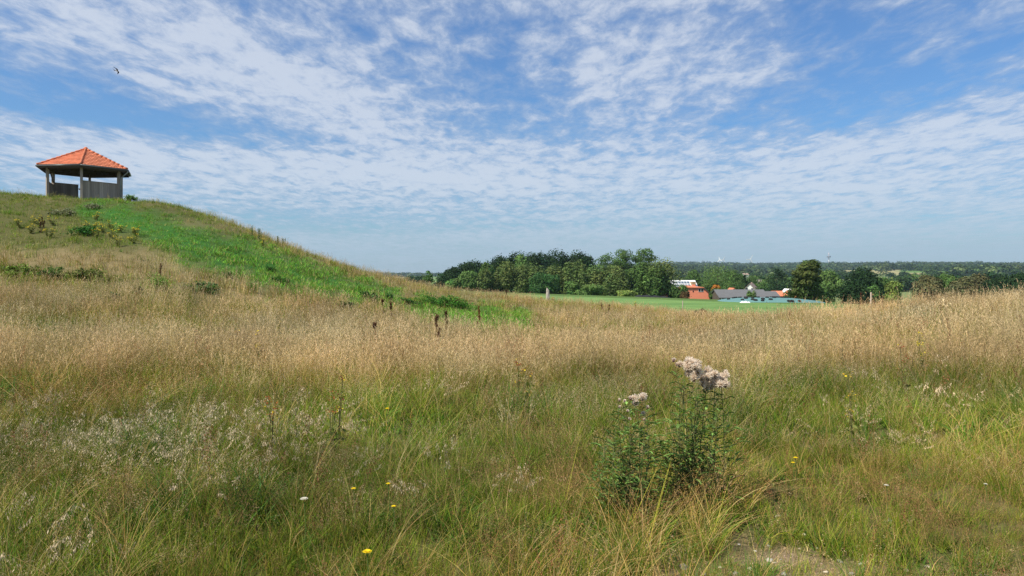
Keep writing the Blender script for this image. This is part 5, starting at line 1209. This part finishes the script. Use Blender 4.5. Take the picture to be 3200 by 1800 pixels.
def thistle(px, py, h, headpx, nst, label, seed, leafr):
    """creeping thistle: many leafy stems, fluffy seed heads on top"""
    x, y, z = place_top(px, py, h, 3.5, 12); y = {1: 5.0, 2: 4.7}[seed]; x = (px-1600)/F*y; z = zg1(x, y); g = np.random.default_rng(1200+seed)
    root = empty('thistle', (x, y, z), label, 'thistle', 'thistles gone to seed in the foreground'); st = MB(); lf = []; lv = MB()
    s0 = y/F
    base = np.array((g.normal(0, .02), g.normal(0, .02), 0.))
    for (hx, hy) in headpx['stems']:
        top = np.array(((hx-px)*s0, g.normal(0, .07), EYE+(HZ-hy)*s0-z)); b0 = np.array((top[0]*.35+g.normal(0, .05), g.normal(0, .05), 0)); mid = (b0+top)/2+np.array((g.normal(0, .07), g.normal(0, .05), 0))
        ts = np.linspace(0, 1, 10)[:, None]; q = b0*(1-ts)**2+2*mid*ts*(1-ts)+top*ts**2; st.tube(q, np.linspace(.005, .002, 10), 5, (.17, .19, .07))
        # spiny lobed leaves, each a folded strip with teeth
        for j in range(36):
            t = .10+.83*g.random()**1.25; i = int(t*9); p = q[i]*(1-(t*9-i))+q[min(i+1, 9)]*(t*9-i); a = g.uniform(0, 6.28); p0_ = p; p = p+np.array((math.cos(a), math.sin(a), .5))*g.uniform(0, .15)*(1.15-t*.75)
            if np.linalg.norm(p-p0_) > .02: st.tube([p0_, p], .002, 4, (.14, .15, .07))
            L_ = g.uniform(.05, .12)*(1.15-.55*t); out = np.array((math.cos(a), math.sin(a), g.uniform(.15, .9))); out = nrm(out); sd = nrm(np.cross(out, (0, 0, 1)))
            col = np.array((.125, .205, .055))*math.exp(g.normal(0, .35)); 
            if t < .3 and g.random() < .5: col = np.array((.16, .11, .06))
            vs = []; K = 6
            for m in range(K+1):
                u = m/K; c_ = p+out*L_*u+np.array((0, 0, -.35*L_*u*u)); wd = .013*(1-u*.8)*(1.25 if m % 2 else .45); vs += [c_+sd*wd+(0, 0, .006), c_, c_-sd*wd+(0, 0, .006)]
            f = []
            for m in range(K): f += [(m*3, m*3+1, m*3+4, m*3+3), (m*3+1, m*3+2, m*3+5, m*3+4)]
            lv.add(vs, f, col)
        # side twigs
    st.build('stem', M['herb'], root); lv.build('leaves', M['herb'], root)
    def head(c_, r, open_):
        mb = MB(); c_ = np.array(c_)
        mb.tube([c_+(0, 0, -r*1.0), c_+(0, 0, -r*.6), c_+(0, 0, -r*.1), c_+(0, 0, r*.25)], [r*.2, r*.42, r*.40, r*.24], 8, (.24, .15, .10) if open_ else (.22, .12, .12))
        hd = mb.build('seed_head', M['herb'], root, True)
        n = 260 if open_ else 60; d = nrm(g.normal(size=(n, 3))*np.array((1, 1, .8))+np.array((.25, 0, .55))); l_ = r*g.uniform(.5, 1.5 if open_ else .9, (n, 1)); p0 = c_+d*r*.15; p1 = c_+d*l_+np.array((.25*r, 0, 0))*g.random((n, 1))
        sd = nrm(np.cross(d, g.normal(size=(n, 3))))*.0011; v = np.stack([p0-sd, p0+sd, p1+sd*1.6, p1-sd*1.6], 1).reshape(-1, 3); f = np.arange(4*n).reshape(-1, 4)
        cc = np.repeat(np.array((.82, .70, .57))*np.exp(g.normal(0, .08, (n, 1))), 4, 0)
        # curled tufts of down
        n2 = 12 if open_ else 4; d2 = nrm(g.normal(size=(n2, 3))+np.array((.2, 0, .6))); q2 = leaf_quads(c_+d2*r*.75, nrm(g.normal(size=(n2, 3))), r*.30, g, np.tile((.78, .67, .55), (n2, 1)), .8)
        v, f, cc = merge([(v, f, cc), q2]); mesh_obj('down', v, f, cc, M['down'], hd)
    for (hx, hy, r, op) in headpx['heads']:
        head(((hx-px)*s0, g.normal(0, .05), EYE+(HZ-hy)*s0-z), r, op)
        # stalk below each head
        st2 = None
M['down'] = leafmat('thistle_down', (1, 1, 1), .4, spec=.1, rough=.9, tcol=(1, 1, 1))
gg = np.random.default_rng(77)
HA = {'stems': [(2105, 1140), (2140, 1165), (2165, 1180), (2190, 1190), (2215, 1195), (2235, 1210), (2262, 1195), (2120, 1250), (2080, 1290), (2160, 1230), (2200, 1260), (2230, 1270), (2100, 1330), (2060, 1370), (2180, 1340), (2250, 1330)],
      'heads': [(2102, 1122, .020, 0), (2126, 1140, .022, 1), (2118, 1138, .016, 0)]}
for i in range(38):
    t = gg.random(); HA['heads'].append((2140+95*t+gg.normal(0, 8), 1138+52*t+gg.normal(0, 13)+(12 if i % 2 else 0), gg.uniform(.020, .030), 1))
for i in range(11): HA['heads'].append((2232+gg.uniform(-10, 42), 1172+gg.uniform(-6, 32), gg.uniform(.018, .028), int(gg.random() < .8)))
HB = {'stems': [(1935, 1255), (1968, 1240), (1985, 1250), (2008, 1240), (2022, 1275), (1960, 1300), (1920, 1330), (1990, 1320), (1890, 1380), (1940, 1390), (1870, 1450), (2030, 1350), (1970, 1430), (1910, 1460), (1990, 1480)],
      'heads': [(1968, 1240, .017, 0), (1980, 1243, .022, 1), (1990, 1262, .016, 1), (1978, 1256, .014, 0), (2003, 1238, .024, 1), (2014, 1242, .020, 1), (1992, 1270, .015, 1), (1938, 1252, .013, 0), (1951, 1250, .012, 0), (2020, 1268, .014, 0), (2012, 1295, .014, 1), (1956, 1278, .012, 0), (1937, 1272, .012, 0), (2004, 1300, .012, 0), (1962, 1302, .012, 0)]}
thistle(2170, 1130, 1.0, HA, 8, 'larger thistle with a dense bank of fluffy white seed heads, right one of the two', 1, .3)
thistle(1960, 1240, .85, HB, 8, 'smaller thistle with a few fluffy seed heads, left and lower of the two', 2, .25)

# small flowers low in the grass
def flower(px, py, h, label, r_=.022, col=(.85, .62, .02), seed=0, name='yellow_flower', cat='flower'):
    x, y, z = ground_hit(px, py, h, 2.8, 12); g = np.random.default_rng(seed+1500); r = r_*.66; root = empty(name, (x, y, z), label, cat, 'small flowers low in the foreground grass')
    mb = MB(); mb.tube([(0, 0, 0), (.01, 0, h*.5), (0, 0, h)], .0025, 5, (.12, .2, .05)); mb.build('stem', M['herb'], root)
    mb = MB(); n = 18
    for ring, (rr, up) in enumerate(((r, .15), (r*.7, .5))):
        for k in range(n):
            a = 2*PI*k/n+ring*.17; w_ = .13; d = np.array((math.cos(a), math.sin(a), up)); s_ = np.array((-math.sin(a), math.cos(a), 0)); c_ = np.array((0, 0, h))
            mb.add([c_+d*.003-s_*.001, c_+d*rr-s_*rr*w_, c_+d*rr*1.05+s_*rr*w_, c_+d*.003+s_*.001], [(0, 1, 2, 3)], np.asarray(col)*math.exp(g.normal(0, .06)))
    mb.build('flower_head', M['herb'], root)
for i, (px, py, h, lb, r_) in enumerate([(1147, 1727, .30, 'brightest yellow flower near the bottom edge', .034), (1105, 1528, .34, 'small yellow flower left one of a spaced pair in the middle foreground', .022), (1213, 1513, .34, 'small yellow flower right one of a spaced pair in the middle foreground', .020),
                              (1230, 1584, .32, 'little yellow flower below the spaced pair', .020), (1210, 1278, .45, 'yellow flower in the greener strip above the middle foreground', .028), (2486, 1432, .25, 'yellow flower in the lime grass right of the thistles', .026), (2478, 1448, .22, 'dull yellow flower just below another in the lime grass', .022)]):
    flower(px, py, h, lb, r_, seed=i)
flower(950, 1560, .35, 'greyish white yarrow head in the left foreground grass', .034, (.62, .58, .50), 20, 'white_flower'); flower(2770, 1518, .2, 'small white flower head on the right foreground', .024, (.7, .66, .6), 21, 'white_flower'); flower(3080, 1515, .2, 'small white flower head near the right edge', .018, (.7, .66, .6), 22, 'white_flower')

def stones():
    g = np.random.default_rng(31); protos_ = []
    for j in range(3):
        n1, n2 = 8, 12; a = np.linspace(0, PI, n1)[:, None]; b_ = np.linspace(0, 2*PI, n2, endpoint=False)[None]; d = np.stack([np.sin(a)*np.cos(b_), np.sin(a)*np.sin(b_), np.cos(a)+0*b_], -1).reshape(-1, 3)
        pl = nrm(g.normal(size=(9, 3))); off = g.uniform(.6, .95, 9); k = np.ones(len(d))
        for q, o_ in zip(pl, off): dt = d@q; k = np.where(dt > .01, np.minimum(k, o_/np.maximum(dt, .01)), k)
        v = d*k[:, None]*np.array((1, .75, .5)); i = np.arange(n1-1)[:, None]; kk = np.arange(n2)[None]; f = np.stack([i*n2+kk, (i+1)*n2+kk, (i+1)*n2+(kk+1) % n2, i*n2+(kk+1) % n2], -1).reshape(-1, 4)
        protos_.append(mesh_data('stone_mesh', v, f, np.tile([(1, 1, 1), (1.35, 1.3, 1.2), (.8, .8, .85)][j], (len(v), 1)), M['stone']))
    spots = [(2405, 1750, .028), (2420, 1757, .014), (2490, 1692, .012), (2552, 1708, .014), (2535, 1698, .010), (2725, 1718, .026), (2625, 1753, .022), (2410, 1772, .012), (2450, 1790, .02), (2140, 1772, .03), (2345, 1775, .018), (2380, 1760, .010), (2440, 1745, .010), (2580, 1785, .016),
             (2660, 1790, .018), (2690, 1760, .014), (2250, 1770, .012), (2310, 1700, .014), (2360, 1720, .012), (2430, 1612, .02), (2780, 1625, .022), (2405, 1705, .016), (2900, 1770, .02), (2830, 1780, .02), (3075, 1797, .022), (2515, 1668, .02), (2300, 1790, .02), (2200, 1792, .014)]
    for i, (px, py, r_) in enumerate(spots):
        x, y, z = ground_hit(px, py, 0.01, 2.5, 9); o = bpy.data.objects.new('pebble', protos_[i % 3]); COL.objects.link(o); o.location = (x, y, z+r_*.15); s = r_*1.1; o.scale = (s, s, s); o.rotation_euler = (g.normal(0, .2), g.normal(0, .2), g.uniform(0, 6.28))
        tag(o, 'pale pebble lying on the bare earth patch in the right foreground', 'pebble', 'pebbles on the bare earth patch')
stones()

def gravel():
    g = np.random.default_rng(61); n = 26000; y = g.uniform(2.6, 8, n); x = y*g.uniform(.0, .8, n); k = bare(x, y) > g.uniform(.25, .9, n); x, y = x[k][:3200], y[k][:3200]; n = len(x)
    s = np.exp(g.normal(math.log(.0048), .5, n))[:, None, None]; oc = np.array([(1, 0, 0), (0, 1, 0), (-1, 0, 0), (0, -1, 0), (0, 0, .7), (0, 0, -.7)], float)[None]*g.uniform(.6, 1.4, (n, 6, 3))
    a = g.uniform(0, 6.28, n); ca, sa = np.cos(a)[:, None], np.sin(a)[:, None]; oc = np.stack([oc[..., 0]*ca-oc[..., 1]*sa, oc[..., 0]*sa+oc[..., 1]*ca, oc[..., 2]], -1)
    v = oc*s+np.stack([x, y, zg(x, y)+.002], -1)[:, None]; f = np.array([(0, 1, 4), (1, 2, 4), (2, 3, 4), (3, 0, 4), (1, 0, 5), (2, 1, 5), (3, 2, 5), (0, 3, 5)])[None]+(np.arange(n)*6)[:, None, None]
    c = np.repeat(np.array([(.8, .65, .52), (1.15, 1.0, .88), (.5, .40, .33), (.7, .52, .40)])[g.integers(0, 4, n)], 6, 0)
    o = mesh_obj('gravel', v.reshape(-1, 3), f.reshape(-1, 3), c, M['stone']); tag(o, 'fine gravel strewn over the bare earth patch', 'gravel', None, 'stuff')
gravel()

# ------------------------------------------------------------------ haze
HAZE = 8.5e-5
if HAZE:
    mb = MB(); mb.box((-6400, -6400, -60), (6400, 6400, 190)); hm = bpy.data.materials.new('air'); hm.use_nodes = True; hm.node_tree.nodes.clear()
    b = NB(hm.node_tree); out = b.n('ShaderNodeOutputMaterial'); pv = b.n('ShaderNodeVolumePrincipled'); pv.inputs['Density'].default_value = HAZE; pv.inputs['Color'].default_value = (.62, .82, 1, 1); pv.inputs['Anisotropy'].default_value = .2
    hm.node_tree.links.new(pv.outputs[0], out.inputs['Volume']); o = mb.build('haze', hm); tag(o, None, None, None, 'stuff')
